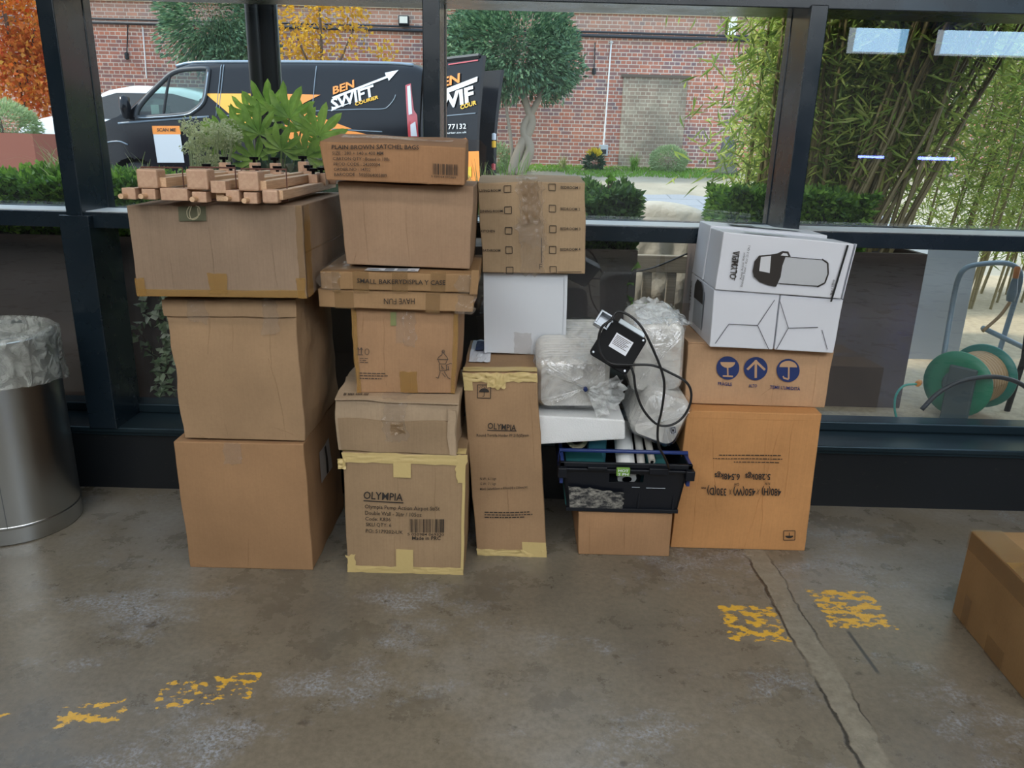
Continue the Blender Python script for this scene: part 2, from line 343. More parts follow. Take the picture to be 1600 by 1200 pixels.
class Carton:
    def __init__(s, name, label, fr, yf, depth, m, group=None, bulge=.004, nz=.003, dxb=0, dzb=0, cat='cardboard box', wig=.002, bev=.003, top_sag=0, seed=0):
        bl, br, tr, tl = fr; yb, yt = (yf if hasattr(yf, '__len__') else (yf, yf))
        s.c = {}
        for (a, r), (x, z) in {(0, 0): bl, (1, 0): br, (1, 1): tr, (0, 1): tl}.items():
            yy = yt if r else yb
            s.c[(a, 0, r)] = Vector((x, yy, z)); s.c[(a, 1, r)] = Vector((x+dxb, yy+depth, z+(dzb if r else 0)))
        s.bulge, s.nz, s.wig, s.yf, s.sd = bulge, nz, wig, (yb, yt), seed+len(label)
        s.W = (s.c[1, 0, 0]-s.c[0, 0, 0]).length; s.H = (s.c[0, 0, 1]-s.c[0, 0, 0]).length; s.D = depth
        s.sag = top_sag
        vs_, fs = [], []; n = 12
        for f in 'FRLTBD':
            o = len(vs_)
            for j in range(n+1):
                for i in range(n+1): vs_.append(s.P(f, i/n, j/n))
            for j in range(n):
                for i in range(n):
                    a = o+j*(n+1)+i; fs.append((a, a+1, a+n+2, a+n+1))
        org = s.P('D', .5, .5); s.org = org
        me = bpy.data.meshes.new(name); me.from_pydata([tuple(v) for v in vs_], [], fs)
        bm = bmesh.new(); bm.from_mesh(me); bmesh.ops.remove_doubles(bm, verts=bm.verts, dist=1e-4)
        bmesh.ops.recalc_face_normals(bm, faces=bm.faces); bm.to_mesh(me); bm.free(); me.materials.append(m)
        s.o = bpy.data.objects.new(name, me); COL.objects.link(s.o); tag(s.o, label, cat, group); s.m = m
        md = s.o.modifiers.new('b', 'BEVEL'); md.width = bev; md.segments = 2; md.limit_method = 'ANGLE'; md.angle_limit = 1.0
    def P(s, f, u, v, off=0):
        st = {'F': (u, 0, v), 'R': (1, u, v), 'L': (0, 1-u, v), 'T': (u, v, 1), 'D': (u, 1-v, 0), 'B': (1-u, 1, v)}[f]
        x, y, z = st; p = Vector((0, 0, 0))
        for (a, b_, c_), q in s.c.items():
            p += q*((x if a else 1-x)*(y if b_ else 1-y)*(z if c_ else 1-z))
        nrm = {'F': Vector((0, -1, 0)), 'R': Vector((1, 0, 0)), 'L': Vector((-1, 0, 0)), 'T': Vector((0, 0, 1)), 'D': Vector((0, 0, -1)), 'B': Vector((0, 1, 0))}[f]
        k = max(0, math.sin(PI*min(max(u, 0), 1))*math.sin(PI*min(max(v, 0), 1)))
        am = s.bulge*k+s.nz*k*smoothn(p+Vector((s.sd, 0, 0)), 9)
        if f == 'T': am = -s.sag*k
        if f in 'DB': am = 0
        w_ = s.wig
        p = p+Vector((smoothn(p+Vector((s.sd, 3, 0)), 11)*w_, 0, smoothn(p+Vector((0, s.sd, 7)), 9)*w_*(0 if z < .01 else 1)))
        return p+nrm*(am+off)
    def uv(s, x, y):
        u = v = .5
        for _ in range(12):
            Y = s.yf[0]+(s.yf[1]-s.yf[0])*v; q = atY(x, y, Y)
            bl, br, tr, tl = s.c[0, 0, 0], s.c[1, 0, 0], s.c[1, 0, 1], s.c[0, 0, 1]
            zb = bl.z+(br.z-bl.z)*u; zt = tl.z+(tr.z-tl.z)*u; v = (q.z-zb)/(zt-zb)
            xl = bl.x+(tl.x-bl.x)*v; xr = br.x+(tr.x-br.x)*v; u = (q.x-xl)/(xr-xl)
        return Vector((u, v))
    def part(s, name, vs_, fs, m, thick=0, smooth=False):
        o = link_mesh(name, vs_, fs, m, s.o, smooth)
        if thick:
            md = o.modifiers.new('s', 'SOLIDIFY'); md.thickness = thick; md.offset = 0
        return o
    def patch(s, f, u0, u1, v0, v1, m, name='tape', off=.0035, wr=0, thick=0, rag=0, n=10):
        vs_, fs = [], []
        for j in range(n+1):
            for i in range(n+1):
                a, b_ = i/n, j/n
                u = u0+(u1-u0)*a; v = v0+(v1-v0)*b_
                q = s.P(f, u, v, 0); k = off+wr*abs(smoothn(q, 60))
                if rag: u += rag*smoothn(q*1.3, 40)*(1 if i in (0, n) else 0); v += rag*smoothn(q*1.7, 50)*(1 if j in (0, n) else 0)
                vs_.append(s.P(f, u, v, k))
        for j in range(n):
            for i in range(n):
                a = j*(n+1)+i; fs.append((a, a+1, a+n+2, a+n+1))
        return s.part(name, vs_, fs, m, thick)
    def px_patch(s, x0, y0, x1, y1, m, **kw):
        a, b_ = s.uv(x0, y1), s.uv(x1, y0); return s.patch('F', a.x, b_.x, a.y, b_.y, m, **kw)
    def fn(s, off=.0045):
        def f(x, y):
            q = s.uv(x, y); return s.P('F', q.x, q.y, off)
        return f
    def creases(s, lines, w=.0012, f='F'):
        """folds and dents pressed into the board: (u0, v0, u1, v1)"""
        b_ = MB()
        for (u0, v0, u1, v1) in lines:
            n_ = 14; pts = []
            for k in range(n_+1):
                t_ = k/n_; u = u0+(u1-u0)*t_; v = v0+(v1-v0)*t_; q = s.P(f, u, v); pts.append(s.P(f, u+.012*smoothn(q, 14), v, .0002))
            b_.tube(pts, [w*(.3+.7*math.sin(PI*k/n_)) for k in range(n_+1)], 6)
        return s.part('crease', b_.v, b_.f, s.m, smooth=True)
    def text(s, items, m=None, name='printed_text'):
        """items: (string, x0, y0, x1, y1, cap_px[, bold]) with the baseline in photo pixels"""
        b_ = MB()
        for it in items:
            st, x0, y0, x1, y1, h = it[:6]; bold = it[6] if len(it) > 6 else .004
            f = s.fn(.0060)
            map_text(b_, st, (x0, -y0), (x1, -y1), h, lambda x, y, f=f: f(x, -y), bold)
        return s.part(name, b_.v, b_.f, m or M['ink'])
    def ink(s, polys, m=None, name='printed_mark', off=.0045):
        b_ = MB(); f = s.fn(off)
        for p in polys: b_.add([f(x, y) for x, y in p], [tuple(range(len(p)))])
        return s.part(name, b_.v, b_.f, m or M['ink'])
def seg(x0, y0, x1, y1, w):
    d = Vector((x1-x0, y1-y0)); n = Vector((-d.y, d.x)).normalized()*w/2
    return [(x0+n.x, y0+n.y), (x1+n.x, y1+n.y), (x1-n.x, y1-n.y), (x0-n.x, y0-n.y)]
def rect(x0, y0, x1, y1): return [(x0, y1), (x1, y1), (x1, y0), (x0, y0)]
def boxo(x0, y0, x1, y1, w=1.1): return [seg(x0, y0, x1, y0, w), seg(x1, y0, x1, y1, w), seg(x1, y1, x0, y1, w), seg(x0, y1, x0, y0, w)]
def disc(cx, cy, r, n=28, ry=None): return [(cx+r*math.cos(2*PI*k/n), cy-(ry or r)*math.sin(2*PI*k/n)) for k in range(n)]
def bars(x0, y0, x1, y1, n, slant=0, seed=1):
    r = random.Random(seed); out = []; x = x0; st = (x1-x0)/n
    for i in range(n):
        if r.random() < .82:
            w_ = st*r.choice([.35, .55, .85]); dy = slant*(x-x0)/(x1-x0); out.append([(x, y1+dy), (x+w_, y1+dy), (x+w_, y0+dy), (x, y0+dy)])
        x += st
    return out
def greek(x0, y0, x1, y1, h=2.0, seed=3):
    """a line of print too small to read, as a row of tiny word strokes"""
    r = random.Random(seed); out = []; x = x0; L = x1-x0
    while x < x1-2:
        w_ = r.uniform(2, 7); w_ = min(w_, x1-x); a = (x-x0)/L; b_ = (x+w_-x0)/L
        out.append([(x, y0+(y1-y0)*a), (x+w_, y0+(y1-y0)*b_), (x+w_, y0+(y1-y0)*b_-h), (x, y0+(y1-y0)*a-h)]); x += w_+1.3
    return out
SK = 'boxes stacked against the window'
# --- left stack
A1 = Carton('cardboard_box', 'large plain brown box on the floor, bottom of the leftmost stack', [(-.976, 0), (-.596, 0), (-.603, .418), (-.984, .414)], 2.08, .43, cardboard('a07d5b', .5), SK, bulge=.006, wig=.004, seed=1)
A1.px_patch(352, 691, 377, 723, M['tape_clear'], wr=.006, rag=.02); A1.patch('T', .0, 1, .44, .50, M['tape_tan'], n=6)
A1.patch('R', .32, .62, .55, .80, mat('shipping_label', 'a9a5a0', .5), 'shipping_label', n=4); A1.patch('R', .45, .50, .56, .79, M['ink'], 'label_stripe', off=.005, n=4)
A2 = Carton('cardboard_box', 'tall plain brown box with an overlapping lid flap, middle of the leftmost stack', [(-.955, .423), (-.597, .423), (-.606, .842), (-.966, .840)], 2.09, .41, cardboard('a28566', .45), SK, bulge=.008, nz=.008, wig=.008, seed=2)
A2.patch('F', -.005, 1.005, .885, .995, A2.m, 'lid_flap', off=.006, thick=.005, n=14)
A2.px_patch(297, 466, 318, 502, M['tape_clear'], off=.0095, wr=.006, rag=.03); A2.px_patch(414, 466, 434, 520, M['tape_clear'], off=.0095, wr=.006, rag=.03)
A3 = Carton('cardboard_box', 'wide brown box edged with amber tape, top of the leftmost stack under the wooden bars', [(-1.010, .853), (-.556, .860), (-.556, 1.104), (-1.012, 1.092)], 2.03, .56, cardboard('97816c', 1), SK, bulge=.004, seed=3)
A3.patch('F', .01, .99, .005, .085, M['tape_brown'], n=14); A3.patch('F', .0, .055, .0, .21, M['tape_brown'], off=.0042, rag=.01)
A3.px_patch(328, 427, 354, 458, M['tape_brown'], off=.0042, rag=.01); A3.patch('F', .95, 1.0, 0, .22, M['tape_brown'], off=.0042, rag=.01)
A3.patch('R', .0, .10, .0, 1.0, M['tape_brown'], rag=.02); A3.patch('F', .965, 1.0, .2, 1.0, M['tape_tan'], off=.004, rag=.01)
A3.px_patch(281, 322, 322, 345, M['ink_green'], name='green_printed_patch', n=4, off=.0038)
A3.patch('R', .0, 1, .49, .51, M['tape_tan'], n=6)
A1.creases([(.47, .02, .50, .25), (.04, .06, .10, .02), (.2, .0, .02, .05)]); A2.creases([(.30, .62, .31, .88), (.48, .64, .49, .88), (.84, .02, .76, .60), (.78, .55, .80, .88), (.36, .02, .34, .15), (.93, .04, .70, .10), (.1, .03, .2, .0)]); A3.creases([(.22, .1, .22, .5), (.47, .02, .46, .9), (.83, .02, .82, .6)])
# --- second stack
B1 = Carton('cardboard_box', 'brown airpot carton edged with masking tape, on the floor under the crumpled box', [(-.490, 0), (-.134, -.0), (-.129, .396), (-.491, .397)], 2.08, .34, cardboard('a08668', .8), SK, seed=4)
for a in ((0, 1, .92, 1.0), (0, 1, 0, .06)): B1.patch('F', *a, M['tape_mask'], wr=.004, rag=.012, n=16)
B1.patch('F', .93, 1.0, .78, 1.0, M['tape_mask'], off=.005, rag=.03); B1.patch('F', 0, .07, 0, .15, M['tape_mask'], off=.005, rag=.03)
B1.px_patch(615, 722, 642, 744, M['tape_mask'], off=.006); B1.px_patch(620, 857, 646, 890, M['tape_mask'], off=.006); B1.patch('F', .975, 1.0, .05, .95, M['tape_mask'], off=.004, rag=.004)
B1.patch('T', 0, 1, 0, .12, M['tape_mask'], wr=.003); B1.patch('F', -.035, .03, .875, .955, M['tape_mask'], 'loose_tape_end', off=.008, wr=.01)
B1.text([('OLYMPIA', 569, 777, 630, 780, 11.5, .012), ('Olympia Pump Action Airpot St/St', 571, 792, 687, 796, 6), ('Double Wall - 3Ltr / 105oz', 571, 802, 659, 805, 6), ('Code: K836', 571, 811, 611, 812, 5.5),
         ('SKU QTY: 6', 572, 820, 612, 821, 5.5), ('PO: 5179202-UK', 572, 830, 630, 832, 5.5), ('Made in PRC', 644, 841, 689, 842, 5.5, .015), ('5 050984 069320', 637, 834, 694, 836, 4)])
B1.ink([seg(569, 780.5, 631, 783.5, 1.6)], name='underline'); B1.ink(bars(641, 809, 694, 830, 44, 1.5), name='barcode')
B2 = Carton('cardboard_box', 'crumpled pale brown box with clear tape, on the masking-taped airpot carton', [(-.500, .399), (-.156, .399), (-.150, .553), (-.508, .560)], 2.085, .34, cardboard('b09a80', .8), SK, bulge=.0, nz=.012, wig=.010, top_sag=.01, dzb=.008, seed=5)
B2.patch('F', .03, .97, .02, .62, cardboard('9c8468', .9), 'inner_flap', off=.0055, thick=.004, n=10); B2.patch('T', .0, 1.0, -.03, .5, B2.m, 'lid_flap', off=.004, thick=.004, n=12)
B2.patch('F', .92, .985, .02, .88, B2.m, 'side_flap', off=.011, thick=.004, rag=.02); B2.patch('F', .40, .58, .25, 1.0, M['tape_clear'], off=.010, wr=.016, rag=.05, n=16); B2.patch('T', .38, .58, 0, .5, M['tape_clear'], off=.009, wr=.008, rag=.04, n=12)
B2.patch('F', .46, .56, .40, .62, M['tape_tan'], off=.013, wr=.01, rag=.04)
bb = MB(); [bb.add([B2.P('T', .06+.2*a, .04+.07*b_, .0085) for a, b_ in ((k/16, 0), (k/16+.035, 0), (k/16+.035, 1), (k/16, 1))], [(0, 1, 2, 3)]) for k in range(16) if k % 5 != 2]
B2.part('barcode', bb.v, bb.f, M['ink_grey'])
B3 = Carton('cardboard_box', 'brown box printed with a small chef figure and handling symbols, under the two flat cases', [(-.454, .560), (-.166, .566), (-.156, .814), (-.463, .812)], 2.14, .28, cardboard('a98564', .7), SK, bulge=.006, wig=.003, seed=6)
B3.px_patch(620, 487, 632, 534, M['tape_clear'], wr=.004, off=.004); B3.px_patch(632, 487, 650, 540, M['tape_clear'], wr=.012, rag=.03); B3.px_patch(611, 488, 620, 508, mat('green_sticker', '7c8050', .6), name='green_sticker', n=4)
B3.px_patch(626, 580, 652, 613, M['tape_brown'], rag=.01); B3.patch('F', 0, .045, 0, 1, M['tape_brown'], off=.0038, rag=.01); B3.patch('F', .955, 1, 0, 1, M['tape_brown'], off=.0038, rag=.01)
pk = []
for cx in (560.5, 565.5): pk += [seg(cx, 552, cx, 543, 1.1), seg(cx, 542, cx-2, 545.5, 1), seg(cx, 542, cx+2, 545.5, 1)]
pk += [seg(558, 553, 568, 553, 1.2)]
for k in range(14):
    a, b_ = 2*PI*k/14, 2*PI*(k+1)/14; pk.append(seg(574.5+3.2*math.cos(a), 548+4.6*math.sin(a), 574.5+3.2*math.cos(b_), 548+4.6*math.sin(b_), .9))
for i, y in enumerate((559, 562, 565)): pk += greek(563, y, 576, y, 1.1, i)
for i, (y, x1) in enumerate(((582, 604), (586, 609), (590.5, 597))): pk += greek(561, y, x1, y, 1.5, i+5)
# chef figure drawn with plain strokes
fig = [(683, 560, 700, 560), (683, 560, 686, 555), (700, 560, 697, 555), (686, 555, 690, 553), (690, 553, 691, 547), (697, 555, 694, 552), (694, 552, 692, 547), (684, 560, 687, 567), (699, 560, 696, 567), (687, 567, 696, 567),
       (686, 567, 687, 578), (697, 568, 698, 577), (687, 578, 698, 577), (690, 569, 691, 576), (697, 569, 704, 566), (704, 566, 706, 567), (697, 575, 702, 577), (688, 579, 685, 590), (694, 579, 700, 589), (700, 589, 704, 591), (685, 590, 681, 588), (691, 582, 696, 588), (689, 570, 694, 575), (700, 570, 701, 577)]
pk += [seg(*f, 1.0) for f in fig]
for k in range(10):
    a, b_ = 2*PI*k/10, 2*PI*(k+1)/10; pk.append(seg(692+2*math.cos(a), 547.5+2.4*math.sin(a), 692+2*math.cos(b_), 547.5+2.4*math.sin(b_), .9))
B3.ink(pk, M['ink_grey'])
B4 = Carton('flat_case', 'flat brown case with upside-down HAVE FUN print, just below the bakery display case', [(-.545, .820), (-.116, .816), (-.113, .870), (-.546, .871)], 2.11, .36, cardboard('a58460', .6), SK, bulge=.001, wig=.003, seed=7)
B4.text([('HAVE FUN', 648.5, 466.5, 601, 465.5, 9, .0)]); B4.px_patch(524, 455, 552, 481, M['tape_tan'], n=6); B4.px_patch(665, 459, 688, 488, M['tape_tan'], n=6); B4.px_patch(712, 460, 738, 490, M['tape_clear'], wr=.01, rag=.05)
B5 = Carton('flat_case', 'flat brown tape-banded case printed SMALL BAKERY DISPLAY CASE', [(-.535, .873), (-.106, .873), (-.103, .924), (-.535, .922)], 2.10, .36, cardboard('9c7c58', .6), SK, bulge=.001, wig=.003, dzb=.006, seed=8)
B5.text([('SMALL', 559, 441, 589, 442.5, 7, .01), ('BAKERYDISPLA Y CASE', 593, 442.5, 696, 444.5, 7.2, .01)])
for x0, x1 in ((519, 530), (552, 577), (612, 637), (672, 697)): B5.px_patch(x0, 424, x1, 456, M['tape_tan'], n=6, off=.0022)
B5.px_patch(503, 424, 528, 452, M['tape_clear'], wr=.01, rag=.05); B5.px_patch(715, 430, 742, 458, M['tape_clear'], wr=.01, rag=.05); B5.patch('F', .965, 1.012, -.05, 1.25, B5.m, 'end_flap', off=.007, thick=.004)
B5.patch('T', .28, .62, .03, .16, M['label'], 'white_label', n=4)
bb = MB()
for (u0, u1, v0, v1) in ((.30, .38, .05, .07), (.30, .36, .09, .11), (.40, .46, .045, .14), (.48, .55, .045, .14), (.50, .52, .06, .09), (.57, .60, .05, .08)):
    bb.add([B5.P('T', u, v, .0045) for u, v in ((u0, v0), (u1, v0), (u1, v1), (u0, v1))], [(0, 1, 2, 3)])
B5.part('label_print', bb.v, bb.f, mat('ink_pale', '8a93a0', .7)); B5.patch('T', 0, .3, 0, .9, M['tape_clear'], wr=.006, rag=.02)
B6 = Carton('cardboard_box', 'plain unmarked brown box directly under the satchel bags carton', [(-.472, .935), (-.126, .930), (-.119, 1.155), (-.485, 1.160)], (2.15, 2.145), .32, cardboard('a1846a', .8), SK, bulge=.004, wig=.004, seed=9)
B7 = Carton('cardboard_box', 'long low brown carton printed PLAIN BROWN SATCHEL BAGS, topmost box by the van', [(-.507, 1.165), (-.139, 1.160), (-.138, 1.256), (-.519, 1.264)], 2.10, .30, cardboard('a87f5c', 1), SK, bulge=.002, wig=.003, dzb=.022, dxb=-.012, seed=10)
B7.text([('PLAIN BROWN SATCHEL BAGS', 520, 232, 655, 233.5, 6.5, .015), ('SIZE : 280 + 140 x 400 MM', 521, 241, 599, 242, 5), ('CARTON QTY : Boxed in 100s', 522, 250, 609, 251, 5), ('PROD CODE : 24200034', 523, 259, 594, 259.5, 5), ('ORDER NO : 14702', 523, 267.5, 579, 267.5, 5), ('BARCODE : 5020364005889', 523, 276, 606, 276, 5), ('5 020364 005889', 674, 276, 713, 278, 3)])
B7.ink(bars(677, 255, 716, 272, 30, 1.5, 4), name='barcode'); B7.patch('T', .1, .9, .35, .6, M['tape_clear'], wr=.005)
B1.creases([(.46, .1, .45, .9), (.40, .02, .41, .4), (.75, .1, .75, .9)]); B3.creases([(.3, .1, .3, .9), (.55, .02, .56, .2), (.08, .72, .12, .95)]); B6.creases([(.18, .05, .18, .9), (.05, .02, .09, .15), (.5, .05, .5, .8)]); B7.creases([(.3, .1, .3, .9), (.38, .05, .38, .6), (.85, .05, .70, .0)])
# --- third stack
C1 = Carton('cardboard_box', 'tall narrow leaning carton printed with an umbrella symbol, masking tape at its top', [(-.098, 0), (.127, 0), (.073, .618), (-.149, .612)], 2.20, .40, cardboard('a38464', .6), SK, bulge=.003, wig=.003, seed=11)
C1.patch('F', 0, 1, .955, 1.0, M['tape_mask'], wr=.006, rag=.01, n=16); C1.patch('F', .33, .58, .925, 1.0, M['tape_mask'], off=.007, wr=.006, rag=.02); C1.patch('F', 0, .12, .91, .96, M['tape_mask'], off=.005); C1.patch('F', 0, 1, 0, .04, M['tape_mask'], wr=.006, rag=.008, n=16); C1.patch('F', .65, 1, 0, .085, M['tape_mask'], off=.005)
C1.text([('OLYMPIA', 761.5, 669, 806, 672, 9.5, .012), ('Round Tortilla Holder PP 215(Ø)mm', 745, 681.5, 826, 681, 4.2, .01), ('N.W.: 6.1 kgs', 750, 748, 775, 748, 4), ('G.W.: 7.1 kgs', 751, 756, 775, 756, 4), ('MEAS: 560x450mm x 430mm(H) x 230mm(W)', 751, 764, 825, 762, 3.6)])
C1.ink([seg(761, 672, 807, 672.5, 1.3)], name='underline')
um = boxo(746, 601, 767, 621, 1.2)+[[(756.5+8*math.cos(a), 612-6*math.sin(a)) for a in [PI*k/10 for k in range(11)]], seg(756.5, 612, 756.5, 618, 1.1), seg(756.5, 618.3, 754, 618.3, 1)]+[seg(749+3*k, 606-(k % 3), 748+3*k, 604-(k % 3), .8) for k in range(6)]
for i, (y, x1) in enumerate(((800, 828), (804, 832), (808, 820))): um += greek(757, y, x1, y-1, 1.6, i+20)
C1.ink(um)
C1.patch('T', .05, .35, .25, .95, M['label'], 'dispatch_pouch', off=.004, wr=.006); C1.patch('T', .12, .27, .55, .85, M['ink_blue'], 'pouch_print', off=.011, wr=.004); C1.patch('T', 0, 1, 0, .12, M['tape_mask'], wr=.004)
C2 = Carton('white_box', 'plain white square box between the tall carton and the moving box', [(-.092, .622), (.170, .617), (.165, .882), (-.098, .884)], 2.40, .20, M['white_card_b'], SK, bulge=.001, wig=.001, seed=12)
C2.px_patch(803, 520, 830, 551, M['tape_clear'], wr=.006, rag=.02); C2.patch('F', .0, .025, 0, 1, M['white_card_b'], 'edge_flap', thick=.002, n=6); C2.patch('F', .965, 1.0, 0, 1, M['white_card_b'], 'edge_flap', thick=.002, n=6)
C3 = Carton('moving_box', 'brown moving box with a printed room checklist and crinkled tape down its front', [(-.099, .886), (.216, .890), (.204, 1.163), (-.120, 1.157)], 2.37, .24, cardboard('ac9374', .9), SK, bulge=.003, wig=.004, dzb=.012, seed=13)
C3.text([('LIVING ROOM', 749, 298.5, 783, 298.5, 4, .012), ('DINING ROOM', 750, 331, 786, 331, 4, .012), ('KITCHEN', 752, 363, 773, 363, 4, .012), ('BATHROOM', 753, 394, 781, 394, 4, .012),
         ('BEDROOM 1', 877, 295, 907, 295, 4, .012), ('BEDROOM 2', 876, 328, 906, 328, 4, .012), ('BEDROOM 3', 876, 359.5, 906, 359.5, 4, .012), ('BEDROOM 4', 876, 391, 906, 391, 4, .012)])
ck_ = []
for x, y in ((788, 290), (789, 323), (789, 355), (790, 386), (791, 417), (858, 288), (858, 321), (859, 353), (859, 384), (859, 415)): ck_ += boxo(x, y, x+10.5, y+10.5, 1.0)
ck_ += [seg(846, 372, 846, 410, 1.2), seg(872, 424, 908, 424, .8), seg(755, 426, 787, 426, .8)]
ck_ += [seg(843, 412, 843, 420, 1), seg(843, 412, 847, 412, 1), seg(843, 416, 847, 416, 1)]
C3.ink(ck_, name='printed_checklist')
C3.px_patch(814, 282, 848, 428, M['tape_clear'], off=.006, wr=.016, rag=.06, n=22); C3.px_patch(817, 282, 842, 350, M['tape_tan'], off=.0055, wr=.010, rag=.03, n=16); C3.px_patch(808, 340, 852, 380, M['tape_clear'], off=.008, wr=.018, rag=.08, n=16); C3.patch('T', .38, .55, 0, 1, M['tape_clear'], wr=.006)
C3.patch('T', .36, .56, -.02, .12, M['tape_clear'], off=.009, wr=.01)
# --- below the crate, and the right stack
D1 = Carton('cardboard_box', 'small plain brown box on the floor under the black crate', [(.229, 0), (.527, 0), (.523, .157), (.222, .153)], 2.22, .34, cardboard('a8825f', .9), SK, seed=14)
E1 = Carton('cardboard_box', 'big orange-brown box with upside-down weight print, bottom of the right stack', [(.541, 0), (.988, 0), (.975, .483), (.553, .482)], 2.28, .33, cardboard('c08c5a', .8), SK, bulge=.003, wig=.002, dxb=.012, seed=15)
E1.text([('480(H)', 1220, 763, 1189, 761.5, -0+11, .02), ('X', 1186, 763, 1182, 762, 9, 0), ('450(W)', 1179, 762, 1145, 761, 11, .02), ('X', 1142, 762, 1138, 762, 9, 0), ('330(D)', 1134, 761.5, 1104, 760.5, 11, .02), ('mm', 1102, 760, 1095, 760, 4, .02),
         ('5.280kgs', 1203, 739.5, 1163, 738.5, 9, .02), ('6.548kgs', 1155, 739, 1116, 738, 9, .02), ('N.W', 1202, 752.5, 1194, 752.5, 4, .012), ('G.W', 1154, 752.5, 1146, 752.5, 4, .012)])
um = boxo(1224, 828, 1241, 843, 1.1)+[[(1232.5+6*math.cos(a), 836+4*math.sin(a)) for a in [PI*k/10 for k in range(11)]], seg(1232.5, 836, 1232.5, 831, 1)]
for i, (x0, y, x1) in enumerate(((1123, 710, 1221), (1114, 715.5, 1222), (1146, 721, 1220))): um += greek(x0, y, x1, y+1.5, 1.3, i+30)
E1.ink(um)
E2 = Carton('cardboard_box', 'brown box with three round blue handling symbols, under the white airpot cartons', [(.557, .487), (1.005, .484), (1.008, .672), (.549, .684)], 2.34, .27, cardboard('b89472', .7), SK, bulge=.002, wig=.003, seed=16)
sym = MB()
C_ = [(1137, 574), (1180, 575.5), (1230, 578)]
E2.ink([disc(x, y, 18.2) for x, y in C_], M['ink_blue'], 'symbol_disc')
wi = mat('uninked_card', 'b89472', .78)
E2.ink([[(1125, 565)]+[(1137+12*math.cos(a), 565-(-9)*math.sin(a)) for a in [PI*k/8 for k in range(8, -1, -1)]], seg(1137, 573, 1137, 586, 2.4), seg(1129, 586.5, 1145, 587, 2.4),
        seg(1180, 562, 1180, 590, 3.6), seg(1181, 563, 1167, 577, 3.6), seg(1179, 563, 1194, 578, 3.6),
        [(1230+14*math.cos(a), 573-10*math.sin(a)) for a in [PI*k/12 for k in range(13)]], seg(1231, 563, 1231, 591, 2.6), seg(1231, 592, 1224, 590, 2.6), seg(1224, 591, 1222, 587, 2.2)], wi, 'symbol_drawing', .0052)
E2.text([('FRAGILE', 1121, 601, 1143, 601.5, 5, .02), ('ALTO', 1169, 603.5, 1182, 604, 4.6, .02), ("TEME L'UMIDITÀ", 1202, 606.5, 1249, 609, 5, .02)], M['ink_blue'])
E2.patch('T', 0, .2, 0, .5, E2.m, 'lid_flap', thick=.004, n=4)
D1.creases([(.5, .05, .5, .95), (.12, .05, .12, .9)]); E1.creases([(.66, .1, .60, .98), (.55, .02, .72, .98), (.30, .3, .20, .9), (.15, .05, .14, .6), (.80, .4, .79, .97), (.02, .955, .45, .95), (.45, .95, .98, .96)]); E2.creases([(.25, .1, .26, .9), (.62, .05, .62, .5), (.55, .2, .68, .45), (.9, .05, .9, .9)]); C1.creases([(.5, .1, .5, .5), (.9, .5, .9, .93)])
# white airpot cartons
AG = 'white airpot cartons'
def airpot_art(box, pts, labels, face_fn):
    pass
E3a = Carton('airpot_carton', 'lower left white airpot carton, end flaps to the camera, airpot picture on its side', [(.606, .686), (.802, .682), (.802, .856), (.602, .864)], 2.30, .31, M['white_card'], AG, bulge=.001, wig=.0015, cat='carton', dzb=.0, seed=17)
E3b = Carton('airpot_carton', 'lower right white airpot carton with a dented end, over the umbrella symbol', [(.806, .682), (.990, .676), (.996, .843), (.805, .854)], 2.30, .31, M['white_card'], AG, bulge=-.002, wig=.0015, cat='carton', dzb=.008, seed=18)
E4a = Carton('airpot_carton', 'upper front white airpot carton with the large airpot picture facing the camera', [(.602, .866), (.982, .848), (.998, 1.012), (.610, 1.038)], 2.29, .155, M['white_card'], AG, bulge=.001, wig=.0015, cat='carton', dzb=-.004, seed=19)
E4b = Carton('airpot_carton', 'upper rear white airpot carton, behind the one with the large picture', [(.600, .868), (.978, .850), (.980, 1.018), (.610, 1.040)], 2.452, .15, M['white_card'], AG, bulge=.001, wig=.0015, cat='carton', seed=20)
for bx, pts in ((E3a, [[(1117, 536), (1138, 506)], [(1138, 506), (1183, 508)], [(1183, 508), (1210, 468)], [(1183, 508), (1200, 545)]]), (E3b, [[(1218, 470), (1231, 512)], [(1231, 512), (1278, 511)], [(1284, 515), (1292, 545)], [(1231, 512), (1212, 545)]])):
    bx.ink([seg(*p[0], *p[1], 1.1) for p in pts], mat('flap_gap', '5c5e66', .8), 'flap_fold')
E4a.text([('OLYMPIA', 1149, 436, 1154.5, 392, 10.5, .01), ('Pump Action Airpot', 1158, 436, 1163, 394, 3.2, .0), ('Stainless Steel - 3Ltr (3.2 Qt.)', 1159, 448, 1171, 383, 3.2, .0), ('3Ltr / 105oz', 1299, 461, 1303, 437, 3.4, .01)])
E4a.ink([seg(1147, 438, 1154, 392, 1.3)], name='underline')
ap = [(1202, 398.5), (1247, 404), (1256, 406), (1275, 405), (1290, 406), (1294, 412), (1293, 430), (1288, 442), (1279, 447), (1250, 445), (1216, 442)]
E4a.ink([ap], mat('picture_grey', 'b9bcc0', .45), 'airpot_picture_body', .0046)
E4a.ink([[(1177, 432), (1175, 424), (1178, 408), (1185, 399), (1202, 397.5), (1213, 396), (1222, 392), (1231, 393), (1235, 401), (1227, 401), (1222, 415), (1219, 432), (1212, 447), (1200, 445), (1186, 440)]]+[seg(x0, y0, x1, y1, 2.4) for x0, y0, x1, y1 in ((1283, 405, 1292, 411), (1292, 411, 1293, 428), (1293, 428, 1288, 442), (1288, 442, 1276, 448))]+
        [seg(1226, 401, 1284, 406, 1), seg(1217, 442, 1278, 447, 1)], M['ink'], 'airpot_picture_lid', .0052)
